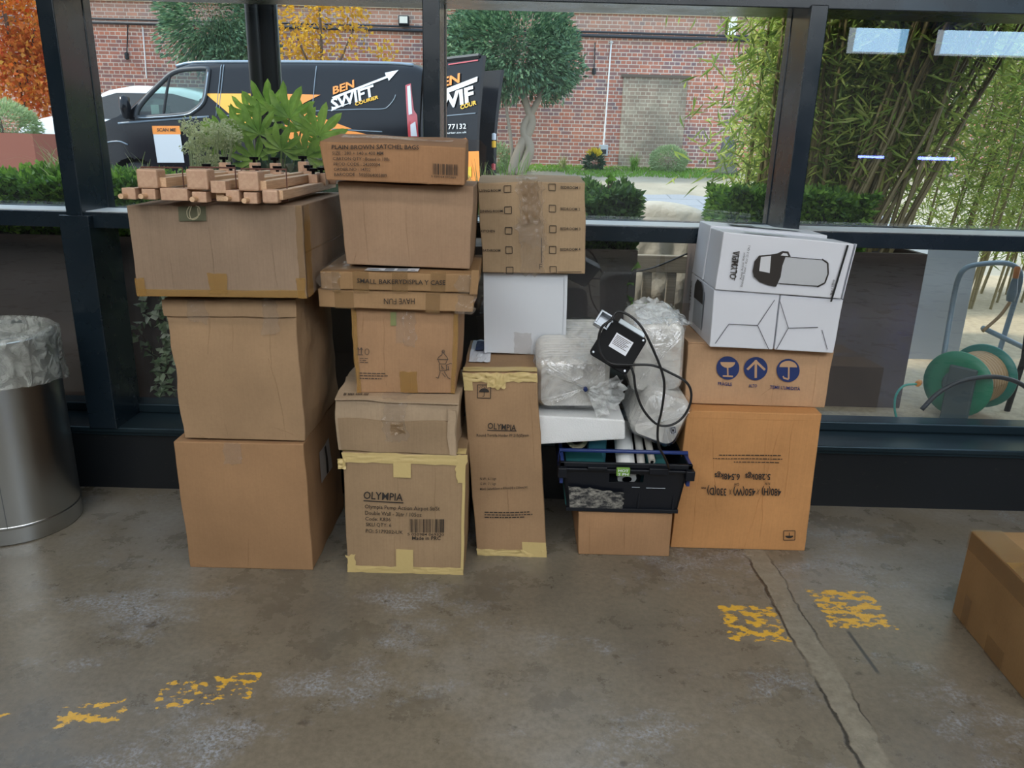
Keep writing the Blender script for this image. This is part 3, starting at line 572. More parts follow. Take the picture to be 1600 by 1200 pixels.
E4a.ink([[(1188, 401), (1204, 399.5), (1202, 426), (1185.5, 423)], [(1219, 399), (1223, 395), (1229, 396), (1231, 400)]], mat('picture_grey_light', 'd0d2d6', .45), 'airpot_picture_panel', .0058)
E4a.ink([[(1296, 471), (1299, 471), (1325, 383), (1322, 382)]], mat('flap_gap_b', '18191b', .8), 'lid_gap', .005)
E4a.patch('R', .0, .12, 0, 1, M['white_card'], 'end_flap', off=.006, thick=.002, n=6)
E4a.patch('T', .18, .50, .1, .35, mat('faint_print', 'aab2ad', .6), 'printed_text', off=.0035, n=3); E4b.patch('T', .2, .42, .2, .6, mat('faint_print_b', '6c716f', .6), 'printed_picture', off=.0035, n=3); E4b.patch('T', .43, .8, .2, .6, mat('faint_print_c', 'c6ccc9', .5), 'printed_picture', off=.0035, n=3)
bb = MB(); 
for a in ((.25, .65, .15, .85),): bb.add([E3a.P('L', u, v, .004) for u, v in ((a[0], a[2]), (a[1], a[2]), (a[1]+.02, a[3]), (a[0]+.02, a[3]))], [(0, 1, 2, 3)])
E3a.part('airpot_picture_body', bb.v, bb.f, mat('picture_grey_side', '9da2a8', .45))
bb = MB(); bb.add([E3a.P('L', u, v, .005) for u, v in ((.25, .62), (.65, .62), (.62, .86), (.52, .98), (.34, .98), (.26, .86))], [tuple(range(6))]); E3a.part('airpot_picture_lid', bb.v, bb.f, M['ink'])
bb = MB(); map_text(bb, 'OLYMPIA', (.10*.31, .05), (.10*.31+.0001, .15), .02, lambda x, y: E3a.P('L', x/.31, y/.17, .0045), .02); E3a.part('printed_text', bb.v, bb.f, M['ink'])
# --- box at the right edge of the room
RB = Carton('cardboard_box', 'brown taped box standing apart on the floor near the bin side opposite, at the right edge', [(1.268, 0), (1.80, 0), (1.80, .262), (1.272, .262)], 1.50, .45, cardboard('9b7c56', .6), bulge=.002, dxb=.032, wig=.002, seed=21)
RB.o['label'] = 'brown taped box standing alone on the floor at the right edge, away from the stacks'
RB.patch('L', .12, .20, 0, .35, M['tape_tan']); RB.patch('L', .42, .60, 0, .22, M['tape_tan']); RB.patch('L', 0, 1, .80, 1, M['tape_tan']); RB.patch('T', 0, 1, .42, .60, M['tape_brown']); RB.patch('T', 0, .16, 0, 1, M['tape_tan'])
# ------------------------------------------------------------------ beech clamp frames on the wide box
BG = 'wooden bar bundles on the wide box'
def bundle(label, px, blocks, bars_, knobs):
    knobs = [(a, b_, c_+.024) for a, b_, c_ in knobs]
    """px: x of the bundle front; x offsets in metres; bars run back along the box"""
    z0 = 1.108
    r = empty('wooden_bar_bundle', (px, 1.98, z0), label=label, cat='wooden bars', group=BG)
    for (x, zz) in bars_:
        MB().box(x-.011, x+.011, .01, .60, zz, zz+.024).build('bar', M['beech'], r, bevel=.002)
    for (x, zz, w_, h_, d_) in blocks:
        MB().box(x-w_/2, x+w_/2, -.005, d_, zz, zz+h_).build('end_block', M['beech_end'] if d_ < .06 else M['beech'], r, bevel=.005 if h_ > .03 else .002)
        if h_ < .03: MB().tube([(x-.008, -.03, zz+.009), (x-.008, 0, zz+.009)], .0065, 10).build('dowel', M['beech'], r)
    for (x, y, zz) in knobs:
        k = MB().box(x-.012, x+.016, y-.016, y+.016, .024, zz).build('clamp_block', M['beech_end'], r, bevel=.002)
        kb = MB(); kb.lathe([(.005, 0), (.005, .010), (.0, .010)], 10, Matrix.Translation((x, y, zz)))
        V = []
        for q in range(24):
            rr = .0125+.0022*math.cos(6*2*PI*q/24*1.0); V.append((rr*math.cos(2*PI*q/24), rr*math.sin(2*PI*q/24)))
        top = [(x+a, y+b_, zz+.017) for a, b_ in V]; bot = [(x+a*.9, y+b_*.9, zz+.008) for a, b_ in V]
        kb.add(top+bot, [tuple(range(24))]+[tuple(range(47, 23, -1))]+[(i, i+24, (i+1) % 24+24, (i+1) % 24) for i in range(24)])
        kb.build('star_knob', M['black_plastic'], k)
    return r
def band_round(r, x0, x1, z0, z1, y, sl):
    pts = [(x0, y, z0), (x0, y, z1), (x1, y+sl, z1), (x1, y+sl, z0), (x0, y, z0)]
    MB().tube(pts, .0028, 6).build('rubber_band', mat('rubber_band', '6a4a42', .5), r)
bw = [(0, .031, .052, .047, .05), (0, .004, .034, .026, .03)]
r1 = bundle('leftmost bundle of beech bars with black star knobs on the wide taped box', -.925, bw+[(-.050, .003, .034, .028, .03), (.047, .003, .034, .030, .03)],
            [(-.05, .006), (0, .003), (.045, .006), (.0, .036), (.03, .034)], [(.0, .53, .058), (-.045, .50, .036), (.045, .46, .036)])
band_round(r1, -.027, .064, .004, .081, .03, .03)
r2 = bundle('middle bundle of beech bars with black star knobs on the wide taped box', -.800, [(0, .031, .054, .050, .05), (.002, -.0, .036, .026, .03), (-.045, .003, .036, .030, .03), (.052, .024, .038, .030, .03)],
            [(-.04, .006), (0, .003), (.05, .003), (.0, .036), (.05, .030)], [(-.03, .53, .060), (.035, .53, .060), (0, .46, .036), (.06, .47, .036)])
band_round(r2, -.030, .075, .004, .084, .03, .03)
r3 = bundle('right-hand bundle of beech bars with black star knobs, nearest the satchel bags carton', -.672, [(0, .031, .052, .048, .05), (.003, .0, .034, .028, .03), (-.042, .004, .034, .028, .03), (.052, .002, .040, .034, .03)],
            [(-.04, .006), (0, .003), (.050, .004), (.03, .032), (-.005, .036), (.07, .010)], [(-.01, .55, .066), (.02, .50, .040), (.085, .53, .058), (.07, .46, .036), (.055, .42, .034)])
band_round(r3, -.03, .075, .004, .083, .04, .03)
st = MB(); st.tube(smooth_path([atY(x, y, 2.005) for x, y in ((296, 322), (292, 330), (294, 340), (301, 342), (311, 336), (312, 326), (306, 321))]), .0012, 5)
st.tube(smooth_path([atY(x, y, 2.003) for x, y in ((299, 322), (296, 334), (300, 343), (309, 339), (309, 325))]), .0012, 5)
tag(st.build('string_loop', mat('string', 'a8a084', .8)), 'pale loop of string hanging over the front of the wide taped box', 'string')

# ------------------------------------------------------------------ crate with its contents
cr_ = empty('plastic_crate', (.36, 2.22, .160), label='black and blue plastic crate with a torn label, standing on the small brown box', cat='crate')
def cw(x, y, z): return Vector((x, y, z))
b = MB(); T = .006; W0, W1, D0, D1_, Hc = .175, .195, 0.0, .34, .165
def wallq(b, p0, p1, q0, q1, n):
    b.add([p0, p1, q1, q0, p0+n, p1+n, q1+n, q0+n], [(0, 1, 2, 3), (7, 6, 5, 4), (0, 4, 5, 1), (3, 2, 6, 7), (0, 3, 7, 4), (1, 5, 6, 2)])
# front wall with a hand opening: strips around the slot
def fz(x, z, y=0): return cw(x*(1+(z/Hc)*.11), y-.02*z/Hc, z)
slot = (-.045, .055, .105, .135)
for x0, x1, z0, z1 in ((-W0, slot[0], 0, Hc), (slot[1], W0, 0, Hc), (slot[0], slot[1], 0, slot[2]), (slot[0], slot[1], slot[3], Hc)):
    wallq(b, fz(x0, z0), fz(x1, z0), fz(x0, z1), fz(x1, z1), Vector((0, T, 0)))
wallq(b, cw(-W0, D1_-.01, 0), cw(W0, D1_-.01, 0), cw(-W1, D1_, Hc), cw(W1, D1_, Hc), Vector((0, T, 0)))
for s_ in (-1, 1): wallq(b, cw(s_*W0, 0, 0), cw(s_*W0, D1_-.01, 0), cw(s_*W1, -.02, Hc), cw(s_*W1, D1_, Hc), Vector((-s_*T, 0, 0)))
b.box(-W0, W0, 0, D1_-.01, 0, .006)
b.build('crate_body', M['crate'], cr_)
rm = MB()
rm.box(-.205, .205, -.036, -.016, .150, .158).box(-.205, .205, -.030, -.020, .160, .176).box(-.205, -.190, -.03, D1_+.015, .150, .176).box(.190, .205, -.03, D1_+.015, .150, .176).box(-.205, .205, D1_, D1_+.015, .150, .176)
for s_ in (-1, 1):
    rm.box(s_*.197-.014, s_*.197+.014, -.044, -.016, .128, .160)
rm.box(-.12, -.06, -.042, -.016, .156, .166).box(.07, .13, -.042, -.016, .146, .166)
rm.build('rim', M['crate'], cr_, bevel=.002)
rb_ = MB()
for k in range(4): rb_.box(-.17+k*.11-.003, -.17+k*.11+.003, -.008, .004, .012, .10)
rb_.box(-.178, .178, -.010, 0, .0, .012)
rb_.build('rib', M['crate'], cr_, bevel=.001)
ha = MB(); ha.tube([(-.203, .04, .150), (-.203, .045, .186), (.203, .045, .186), (.203, .04, .150)], .0065, 8); ha.build('swing_bar', M['blue_plastic'], cr_, smooth=True)
for s_ in (-1, 1): MB().box(s_*.198-.005, s_*.198+.005, -.02, .30, .10, .178).build('side_insert', M['blue_plastic'], cr_)
# torn sticker
tm = mat('torn_label', 'b9b6ae', .7); t = NT(tm); P = t.geo(); n_ = t.noise(t.mapping(P, (1, 1, 2)), 38, 6, .7)
t.l(t.mix(t.ramp(n_, [(.44, 0), (.66, 1)]), lin('26282c'), lin('a5a298')), t.b.inputs['Base Color'])
V, F = [], []; nx, nz = 16, 10
for j in range(nz+1):
    for i in range(nx+1):
        u, v = i/nx, j/nz; x = -.165+.165*u; z = .014+.078*v*(1-.25*u)
        if i == nx: x += .012*noise.noise((v*9, 3, 1))
        if j == nz: z += .012*noise.noise((u*9, 1, 1))
        p = fz(x, z); V.append((p.x, p.y-.0115, p.z))
for j in range(nz):
    for i in range(nx): a = j*(nx+1)+i; F.append((a, a+1, a+nx+2, a+nx+1))
link_mesh('torn_label', V, F, tm, cr_)
lb = MB(); 
lb.box(-.032, .010, -.0475, -.0365, .140, .168); lb.build('green_label', mat('green_label', '6f9a3e', .5), cr_, bevel=.003)
lt = MB(); map_text(lt, 'HOT', (-.027, .156), (.005, .156), .008, lambda x, y: Vector((x, -.0485, y)), .02); map_text(lt, '2 PH', (-.027, .144), (.005, .144), .008, lambda x, y: Vector((x, -.0485, y)), .02); lt.build('printed_text', M['label'], cr_)
sc_ = MB().box(.07, .13, -.0122, -.0112, .086, .0885).box(.025, .05, -.0122, -.0112, .088, .0895); sc_.build('scratch', mat('scratch', '9aa0a8', .6), cr_)
# contents: each is a thing of its own
CG = 'things packed in the black crate'
def inbox(name, label, cat, b_, m, **k): return tag(b_.build(name, m, **k), label, cat, CG)
ox, oy, oz = .36, 2.22, .160
inbox('card_packet', 'dark teal packet lying at the left in the black crate', 'packet', MB().box(ox-.180, ox-.055, oy+.005, oy+.16, oz+.012, oz+.135), M['teal'], bevel=.003)
inbox('card_packet', 'blue-teal packet standing behind the tape roll in the black crate', 'packet', MB().box(ox-.100, ox-.040, oy+.162, oy+.21, oz+.01, oz+.215), M['teal2'], bevel=.003)
inbox('card_packet', 'green packet leaning at the right in the black crate', 'packet', MB().box(ox+.085, ox+.150, oy+.02, oy+.18, oz+.012, oz+.140, Matrix.Translation((0, 0, 0))), M['teal'], bevel=.003)
tp = empty('tape_roll', (ox-.140, oy+.165, oz+.180), label='roll of beige parcel tape lying behind the blue bar of the black crate', cat='tape roll', group=CG)
Mx = Matrix.Rotation(PI/2-.35, 4, 'X')
MB().lathe([(.022, -.02), (.036, -.02), (.036, .02), (.022, .02), (.022, -.02)], 28, Mx).build('tape_winding', mat('parcel_tape_roll', 'c2b58e', .4), tp, smooth=False)
MB().lathe([(.020, -.021), (.0225, -.021), (.0225, .021), (.020, .021), (.020, -.021)], 28, Mx).build('core', cardboard('8b6f50', .2), tp)
def roll(label, x, r_, y0, y1, z0, z1, m=M['white_pl']):
    o = empty('white_roll', (x, y0, z0), label=label, cat='roll', group=CG); p = Vector((0, 0, 0)); q = Vector((0, y1-y0, z1-z0))
    MB().tube([p, q], r_, 20).build('wrap', m, o, smooth=False); d = (q-p).normalized(); MB().tube([p-d*.002, p-d*.0025], r_*.5, 16).build('core_hole', M['black_plastic'], o)
roll('thick white roll sticking up in the middle of the black crate', ox+.012, .030, oy+.015, oy+.20, oz+.105, oz+.215)
roll('thin pale roll beside the thick white roll in the black crate', ox+.062, .013, oy+.03, oy+.20, oz+.12, oz+.215, mat('pale_roll', 'c4c2bd', .5))
roll('second thin pale roll next to the green packet in the black crate', ox+.0895, .011, oy+.03, oy+.20, oz+.16, oz+.215, mat('pale_roll_b', 'b9b5ac', .5))
roll('small white tube showing through the hand slot of the black crate', ox-.006, .014, oy+.010, oy+.05, oz+.060, oz+.062)

# ------------------------------------------------------------------ foam packs wrapped in film
fb = Carton('foam_block', 'thick white foam slab lying tilted on the black crate under the tray stack', [(.078, .372), (.356, .398), (.352, .462), (.075, .470)], 2.235, .22, M['foam'], cat='foam block', bulge=.001, wig=.002, bev=.006, seed=30)
def rrect(w_, h_, r_, n=6):
    out = []
    for cx, cy, a0 in ((w_/2-r_, h_/2-r_, 0), (-w_/2+r_, h_/2-r_, PI/2), (-w_/2+r_, -h_/2+r_, PI), (w_/2-r_, -h_/2+r_, 3*PI/2)):
        for k in range(n+1): a = a0+PI/2*k/n; out.append((cx+r_*math.cos(a), cy+r_*math.sin(a)))
    return out
def tray_pack(label, Mw, w_, h_, n, step, fold, knot=None, flare=1.0, grp='foam tray packs'):
    """n foam trays nested along local -z..+z, opening outline w x h, wrapped in film"""
    o = empty('foam_tray_pack', label=label, cat='foam trays', group=grp); o.matrix_world = Mw
    for k in range(n):
        z = k*step; b_ = MB(); rings = []
        for (s_, dz, rr) in ((.86, -.020, .03), (1.0, .002, .036), (1.0, .0065, .036), (.965, .0065, .034), (.82, -.013, .028)):
            f_ = 1+(flare-1)*k/max(1, n-1)
            rings.append([Vector((x*s_*f_, y*s_*f_, z+dz)) for x, y in rrect(w_, h_, min(rr, w_*.3, h_*.3))])
        m_ = len(rings[0]); vs_ = [p for q in rings for p in q]; fs = []
        for i in range(4):
            for j in range(m_): fs.append((i*m_+j, i*m_+(j+1) % m_, (i+1)*m_+(j+1) % m_, (i+1)*m_+j))
        fs += [tuple(range(m_))[::-1], tuple(4*m_+j for j in range(m_))]
        b_.add(vs_, fs).build('foam_tray', M['tray'], o, smooth=False)
    # film hull around the pack with radial folds
    b_ = MB(); L = (n-1)*step; pr = []; outl = rrect(w_*1.035, h_*1.035, .034, 14); m_ = len(outl)
    lv = [(-.030, .0, 1), (-.029, .45, 1), (-.027, .86, 1), (-.012, .97, 1), (.012, 1.01, .9)]+[(L*q/6+.0, 1.005, .6) for q in range(1, 7)]+[(L+.010, 1.0, 1), (L+.016, .8, 1), (L+.018, .4, 1), (L+.020, .0, 1)]
    for (z, s_, fo) in lv:
        for j, (x, y) in enumerate(outl):
            a = 2*PI*j/m_; wv = fold*fo*(noise.noise((math.cos(a)*5, math.sin(a)*5, z*14+3))+.6*noise.noise((math.cos(a)*13, math.sin(a)*13, z*6)))
            kx, ky = (knot or (0, 0)); q = 1-s_ if z < 0 else 0
            pr.append(Vector((x*s_+kx*q+wv*x*6, y*s_+ky*q+wv*y*6, z+wv*.6)))
    fs = [(i*m_+j, i*m_+(j+1) % m_, (i+1)*m_+(j+1) % m_, (i+1)*m_+j) for i in range(len(lv)-1) for j in range(m_)]
    b_.add(pr, fs).build('plastic_wrap', M['film'], o, smooth=True)
    if knot:
        kx, ky = knot
        kb = MB(); kb.lathe([(.0, -.008), (.006, -.006), (.007, 0), (.005, .008)], 10, Matrix.Translation((kx, ky, -.036))); kb.build('tie', M['ink_blue'], o)
        tf = MB(); R_, C = 8, 18; vs_ = []
        for i in range(R_+1):
            for j in range(C+1):
                t_ = i/R_; a = -1.25+1.9*j/C; r_ = .012+.105*t_*(1+.25*noise.noise((j*.9, t_*2, 5)))
                vs_.append(Vector((kx-r_*math.cos(a), ky+r_*math.sin(a)*.8, -.040-.014*t_-.016*noise.noise((j*1.1, i*.8, 2)))))
        tf.add(vs_, [(i*(C+1)+j, i*(C+1)+j+1, (i+1)*(C+1)+j+1, (i+1)*(C+1)+j) for i in range(R_) for j in range(C)])
        tf.build('gathered_film_tail', M['film_tail'], o, smooth=True)
    return o
def frame(o, xdir, ydir):
    x = Vector(xdir).normalized(); z = x.cross(Vector(ydir)).normalized(); y = z.cross(x)
    m_ = Matrix((x, y, z)).transposed().to_4x4(); m_.translation = Vector(o); return m_
# tray stack facing the camera (local z runs back and up)
tray_pack('bagged stack of white foam trays facing the camera, knotted in front, on the foam slab', frame((.188, 2.275, .570), (1, 0, .02), (0, -.33, 1))@Matrix.Rotation(PI, 4, 'Y')@Matrix.Rotation(0, 4, 'Z'), .235, .185, 12, .0165, .020, (-.045, .01)) if False else None
def pack_facing(label, c, w_, h_, n, step, tilt, roll_, fold, knot=None):
    # local +z = away from camera (world +Y, tilted up); x right, y up
    z = Vector((0, math.cos(tilt), math.sin(tilt))); x = Vector((math.cos(roll_), 0, math.sin(roll_))); x = (x-z*x.dot(z)).normalized(); y = z.cross(x)
    m_ = Matrix((x, y, z)).transposed().to_4x4(); m_.translation = Vector(c)
    if m_.to_3x3()[2][1] < 0: m_ = m_ @ Matrix.Rotation(PI, 4, 'Z')
    return tray_pack(label, m_, w_, h_, n, step, fold, knot)
pack_facing('bagged stack of white foam trays facing the camera, knotted in front, on the foam slab', (.186, 2.262, .573), .225, .170, 17, .0165, .22, .035, .020, (-.038, -.005))
pack_facing('tall bagged stack of foam trays standing upright behind the black cable', (.452, 2.33, .640), .165, .235, 12, .0165, .10, .06, .018)
pack_facing('lower bagged stack of foam trays resting on the right of the black crate', (.470, 2.285, .458), .155, .165, 14, .0165, .04, -.35, .018)
# gathered top of the bag over the upright stack
tb = MB(); R_, C = 12, 26; vs_ = []
for i in range(R_+1):
    for j in range(C+1):
        t_ = i/R_; a = j/C
        x = .385+.165*a; z = .755+.05*math.sin(PI*(a*.8+.25))*t_+.016*noise.noise((a*12, t_*3, 1)); y = 2.30+.16*t_+.02*noise.noise((a*10, t_*5, 7))
        vs_.append((x+.012*noise.noise((t_*7, a*9, 4)), y, z+.0))
tb.add(vs_, [(i*(C+1)+j, i*(C+1)+j+1, (i+1)*(C+1)+j+1, (i+1)*(C+1)+j) for i in range(R_) for j in range(C)])
tag(tb.build('crumpled_film', M['film_tail'], smooth=True), 'crumpled clear film bunched on top of the upright foam tray stack', 'plastic film')
bar = MB(); q = atY(1052, 673, 2.262); 
bar.add([q+Vector(v) for v in ((-.008, 0, -.012), (.010, 0, -.008), (.006, 0, .016), (-.012, 0, .012))], [(0, 1, 2, 3)]); 
lbl = tag(bar.build('sticker', M['label']), 'tiny white sticker with a black square mark on the lower tray stack', 'sticker')
bb = MB(); [bb.add([q+Vector((a, -.001, b_)) for a, b_ in pl], [(0, 1, 2, 3)]) for pl in (((-.006, -.009), (-.004, -.009), (-.007, .010), (-.009, .010)), ((.006, -.006), (.008, -.006), (.005, .013), (.003, .013)), ((-.006, -.009), (.008, -.006), (.008, -.004), (-.006, -.007)), ((-.009, .008), (.005, .011), (.005, .013), (-.009, .010)), ((-.003, -.003), (.003, -.002), (.001, .006), (-.005, .005)))]
bb.build('printed_mark', M['ink'], lbl)

# ------------------------------------------------------------------ upturned black device with its cable
dv = empty('electrical_device', label='upturned black device with a white rating label, lying on the foam tray packs', cat='electrical device')
c0 = atY(966, 541, 2.13); ang = math.radians(-33)
x_ = Vector((math.cos(ang), 0, math.sin(ang))); nrm = Vector((0, -.90, .43)).normalized(); x_ = (x_-nrm*x_.dot(nrm)).normalized(); y_ = nrm.cross(x_)
m_ = Matrix((x_, y_, nrm)).transposed().to_4x4(); m_.translation = c0; dv.matrix_world = m_
hx, hy = .062, .062
pts = rrect(2*hx, 2*hy, .012, 3); n_ = len(pts)
b = MB().add([(x, y, 0) for x, y in pts]+[(x, y, -.006) for x, y in pts], [tuple(range(n_)), tuple(range(2*n_-1, n_-1, -1))]+[(i, i+n_, (i+1) % n_+n_, (i+1) % n_) for i in range(n_)])
b.build('base_plate', M['black_plastic'], dv, bevel=.0015)
MB().box(-.050, .050, -.046, .062, -.030, -.006).build('housing', mat('grey_housing', '8a9096', .35, .6), dv, bevel=.003)
MB().box(-.036, .050, .058, .074, -.034, .004).build('clear_side', mat('pale_acrylic', '9aa3a8', .2, .3), dv, bevel=.002)
br = MB().box(-.095, -.052, .026, .066, -.030, -.024).box(-.095, -.089, .026, .066, -.024, .010).box(-.058, -.052, .026, .066, -.024, .010).box(-.095, -.052, .060, .066, -.024, .010).box(-.095, -.052, .020, .026, -.024, .010)
br.build('metal_bracket', M['metal'], dv, bevel=.001)
for sx_, sy_ in ((-1, -1), (1, -1), (1, 1), (-1, 1)):
    MB().lathe([(0, .003), (.003, .003), (.0045, .001), (.0045, 0)], 12, Matrix.Translation((sx_*.052, sy_*.052, 0))).build('screw', M['metal'], dv)
MB().box(-.024, .032, -.014, .032, 0, .0008).build('rating_label', M['label'], dv)
bb = MB()
for k in range(7):
    y = .021-k*.0045; bb.add([(x, yy, .0014) for x, yy in ((-.020, y+.004), (.027-.005*(k % 3), y+.004), (.027-.005*(k % 3), y+.0058), (-.020, y+.0058))], [(0, 1, 2, 3)])
bb.build('label_print', M['ink_grey'], dv)
def cab(pts, r_, name, label, m=M['cable'], cat='cable'):
    b_ = MB().tube(smooth_path([atY(*p) for p in pts], 8), r_, 8); return tag(b_.build(name, m, smooth=True), label, cat)
cab([(955, 500, 2.085), (940, 512, 2.085), (935, 535, 2.085), (941, 556, 2.08), (955, 568, 2.08), (985, 570, 2.08), (1020, 571, 2.08), (1048, 583, 2.08), (1072, 597, 2.08), (1080, 614, 2.08), (1077, 635, 2.08), (1064, 655, 2.08), (1045, 665, 2.08), (1025, 662, 2.08), (1005, 640, 2.08), (994, 612, 2.08), (990, 585, 2.08), (984, 568, 2.085)], .0036, 'cable', 'black cable looping out to the right from the upturned device')
cab([(955, 500, 2.085), (965, 487, 2.09), (985, 494, 2.09), (1003, 512, 2.08), (1020, 545, 2.075), (1034, 580, 2.075), (1038, 605, 2.075), (1034, 640, 2.075), (1028, 668, 2.075), (1029, 695, 2.08), (1039, 716, 2.10), (1044, 728, 2.14), (1048, 742, 2.30)], .0036, 'cable', 'black cable running straight down from the upturned device into the crate')

# ------------------------------------------------------------------ steel bin with a clear liner
bn = empty('steel_bin', (-1.668, 2.352, 0), label='round brushed steel bin with a clear plastic liner over its rim', cat='bin')
MB().lathe([(0, 0), (.186, 0), (.190, .004), (.190, .60), (.188, .655), (.182, .657), (.180, .64), (.180, .01), (0, .01)], 64).build('bin_body', M['steel'], bn, smooth=True).modifiers.new('e', 'EDGE_SPLIT').split_angle = .6
MB().lathe([(.1905, .055), (.1925, .058), (.1925, .062), (.1905, .065)], 64).build('base_band', M['steel'], bn, smooth=True)
MB().box(.1885, .1915, -.001, .001, .06, .60, Matrix.Rotation(-1.15, 4, 'Z')).build('seam', M['metal'], bn)
lv = []; n = 120; prof = [(.10, .46), (.150, .54), (.176, .62), (.182, .662), (.190, .672), (.197, .668), (.200, .64), (.2015, .60), (.203, .56), (.204, .52), (.206, .47)]
b = MB(); vs_ = []
for i, (r_, z) in enumerate(prof):
    for k in range(n):
        a = 2*PI*k/n; t_ = i/(len(prof)-1); f = noise.noise((math.cos(a)*7+t_, math.sin(a)*7, t_*3))+.7*noise.noise((math.cos(a)*19, math.sin(a)*19+t_*2, t_*5))
        zz = z+(.035*noise.noise((math.cos(a)*2, math.sin(a)*2, 8)) if i >= len(prof)-3 else 0)*(i-len(prof)+4)/3+.05*math.sin(a*1.0+2.2)*(max(0, i-7)/3)
        rr = r_+f*(.012 if i not in (3, 4) else .001); vs_.append((rr*math.cos(a), rr*math.sin(a), zz))
b.add(vs_, [(i*n+k, i*n+(k+1) % n, (i+1)*n+(k+1) % n, (i+1)*n+k) for i in range(len(prof)-1) for k in range(n)])
b.build('liner', M['liner'], bn, smooth=True)
b = MB(); R_, C = 10, 60; vs_ = []
for i in range(R_+1):
    for k in range(C):
        a = 2*PI*k/C; t_ = i/R_; r_ = .178*t_; vs_.append((r_*math.cos(a), r_*math.sin(a), .60+.05*t_*t_+.028*noise.noise((r_*math.cos(a)*22, r_*math.sin(a)*22, 3))))
b.add(vs_, [(i*C+k, i*C+(k+1) % C, (i+1)*C+(k+1) % C, (i+1)*C+k) for i in range(R_) for k in range(C)])
b.build('gathered_liner', M['liner'], bn, smooth=True)

# ================================================================== OUTSIDE
GZ = .23
# ground: flat yard, rising gently to the brick wall
gm = mat('driveway_concrete', 'a79f8e', .85); t = NT(gm); P = t.geo(); sx = t.n('ShaderNodeSeparateXYZ'); t.l(P, sx.inputs[0])
n1 = t.noise(P, .9, 6, .6); n2 = t.noise(P, 28, 5, .7)
c1 = t.ramp(n1, [(.3, '8f8877'), (.7, 'b0a895')]); c2 = t.ramp(n1, [(.3, '9a9da0'), (.7, 'b1b4b6')])
brk = t.n('ShaderNodeTexBrick'); brk.inputs['Scale'].default_value = 1; brk.inputs['Brick Width'].default_value = .9; brk.inputs['Row Height'].default_value = .6; brk.inputs['Mortar Size'].default_value = .012
brk.inputs['Color1'].default_value = (*lin('8c9095'), 1); brk.inputs['Color2'].default_value = (*lin('989b9e'), 1); brk.inputs['Mortar'].default_value = (*lin('73767a'), 1); t.l(P, brk.inputs['Vector'])
yy = t.math('ADD', sx.outputs[1], t.math('MULTIPLY', t.math('SUBTRACT', n1, .5), .8)); k1 = t.math('MULTIPLY', t.math('GREATER_THAN', yy, 9.0), t.math('LESS_THAN', yy, 14.2))
xx = t.math('LESS_THAN', sx.outputs[0], 6)
c = t.mix(t.math('MULTIPLY', k1, xx), c1, brk.outputs['Color']); c = t.mix(.5, c, t.ramp(n2, [(.3, .7), (.65, 1.0)]), 'MULTIPLY')
c = t.mix(t.math('LESS_THAN', sx.outputs[1], 7), c, t.mix(.6, lin('b3a184'), t.ramp(n2, [(.35, .55), (.6, 1.0)]), 'MULTIPLY'))
t.l(c, t.b.inputs['Base Color']); t.bump(n2, .4, .01)
V, F = [], []; ys_ = [2.86, 4, 6, 8, 10, 12]+[12+.5*k for k in range(1, 13)]+[20]; xs_ = [-24+2*k for k in range(28)]
def gz(y): return GZ+(0 if y < 12 else .56*min(1, (y-12)/5.6))
for y in ys_:
    for x in xs_: V.append((x, y, gz(y)))
for j in range(len(ys_)-1):
    for i in range(len(xs_)-1): a = j*len(xs_)+i; F.append((a, a+1, a+len(xs_)+1, a+len(xs_)))
S(link_mesh('ground_yard', V, F, gm))
# brick wall
bm_ = mat('old_red_brick', '9c6a58', .85); t = NT(bm_); P = t.geo()
vec = t.n('ShaderNodeSeparateXYZ'); t.l(P, vec.inputs[0]); cb = t.n('ShaderNodeCombineXYZ'); t.l(vec.outputs[0], cb.inputs[0]); t.l(vec.outputs[2], cb.inputs[1])
def bricks(c1, c2, mo):
    o = t.n('ShaderNodeTexBrick'); t.l(cb.outputs[0], o.inputs['Vector']); o.inputs['Scale'].default_value = 1; o.inputs['Brick Width'].default_value = .235; o.inputs['Row Height'].default_value = .078
    o.inputs['Mortar Size'].default_value = .009; o.inputs['Mortar Smooth'].default_value = .2; o.inputs['Bias'].default_value = -.1; o.squash = .5; o.squash_frequency = 2; o.offset = .5
    for k, v in (('Color1', c1), ('Color2', c2), ('Mortar', mo)): o.inputs[k].default_value = (*lin(v), 1)
    return o
b1 = bricks('ad6a56', '6d6870', 'cbbcae'); b2 = bricks('c07c62', '8f6258', 'cdbfb2'); nn = t.noise(t.mapping(P, (1, 1, 1)), .8, 5, .6); n3 = t.noise(t.mapping(P, (1, 1, 3)), 2.2, 5, .65)
c = t.mix(t.ramp(nn, [(.42, 0), (.58, 1)]), b1.outputs['Color'], b2.outputs['Color']); c = t.mix(.6, c, t.ramp(n3, [(.3, .66), (.65, 1.05)]), 'MULTIPLY')
hi = t.ramp(t.math('DIVIDE', vec.outputs[2], 5.0), [(.66, 0), (.72, .35)]); c = t.mix(hi, c, lin('b39a82'))
t.l(c, t.b.inputs['Base Color']); t.bump(t.math('SUBTRACT', 1, b1.outputs['Fac']), .5, .02)
WY = 18.0
S(MB().box(-26, 30, WY, WY+.4, .3, 3.95).build('wall_yard', bm_))
S(MB().box(-26, 30, WY-.05, WY+.5, 3.95, 4.02).build('trim_20', mat('stone_coping', 'c9b99c', .8)))
S(MB().box(-26, 30, WY+.6, WY+1, 3.0, 9.5).build('wall_building_behind', mat('cream_render', 'cfc3aa', .85)))
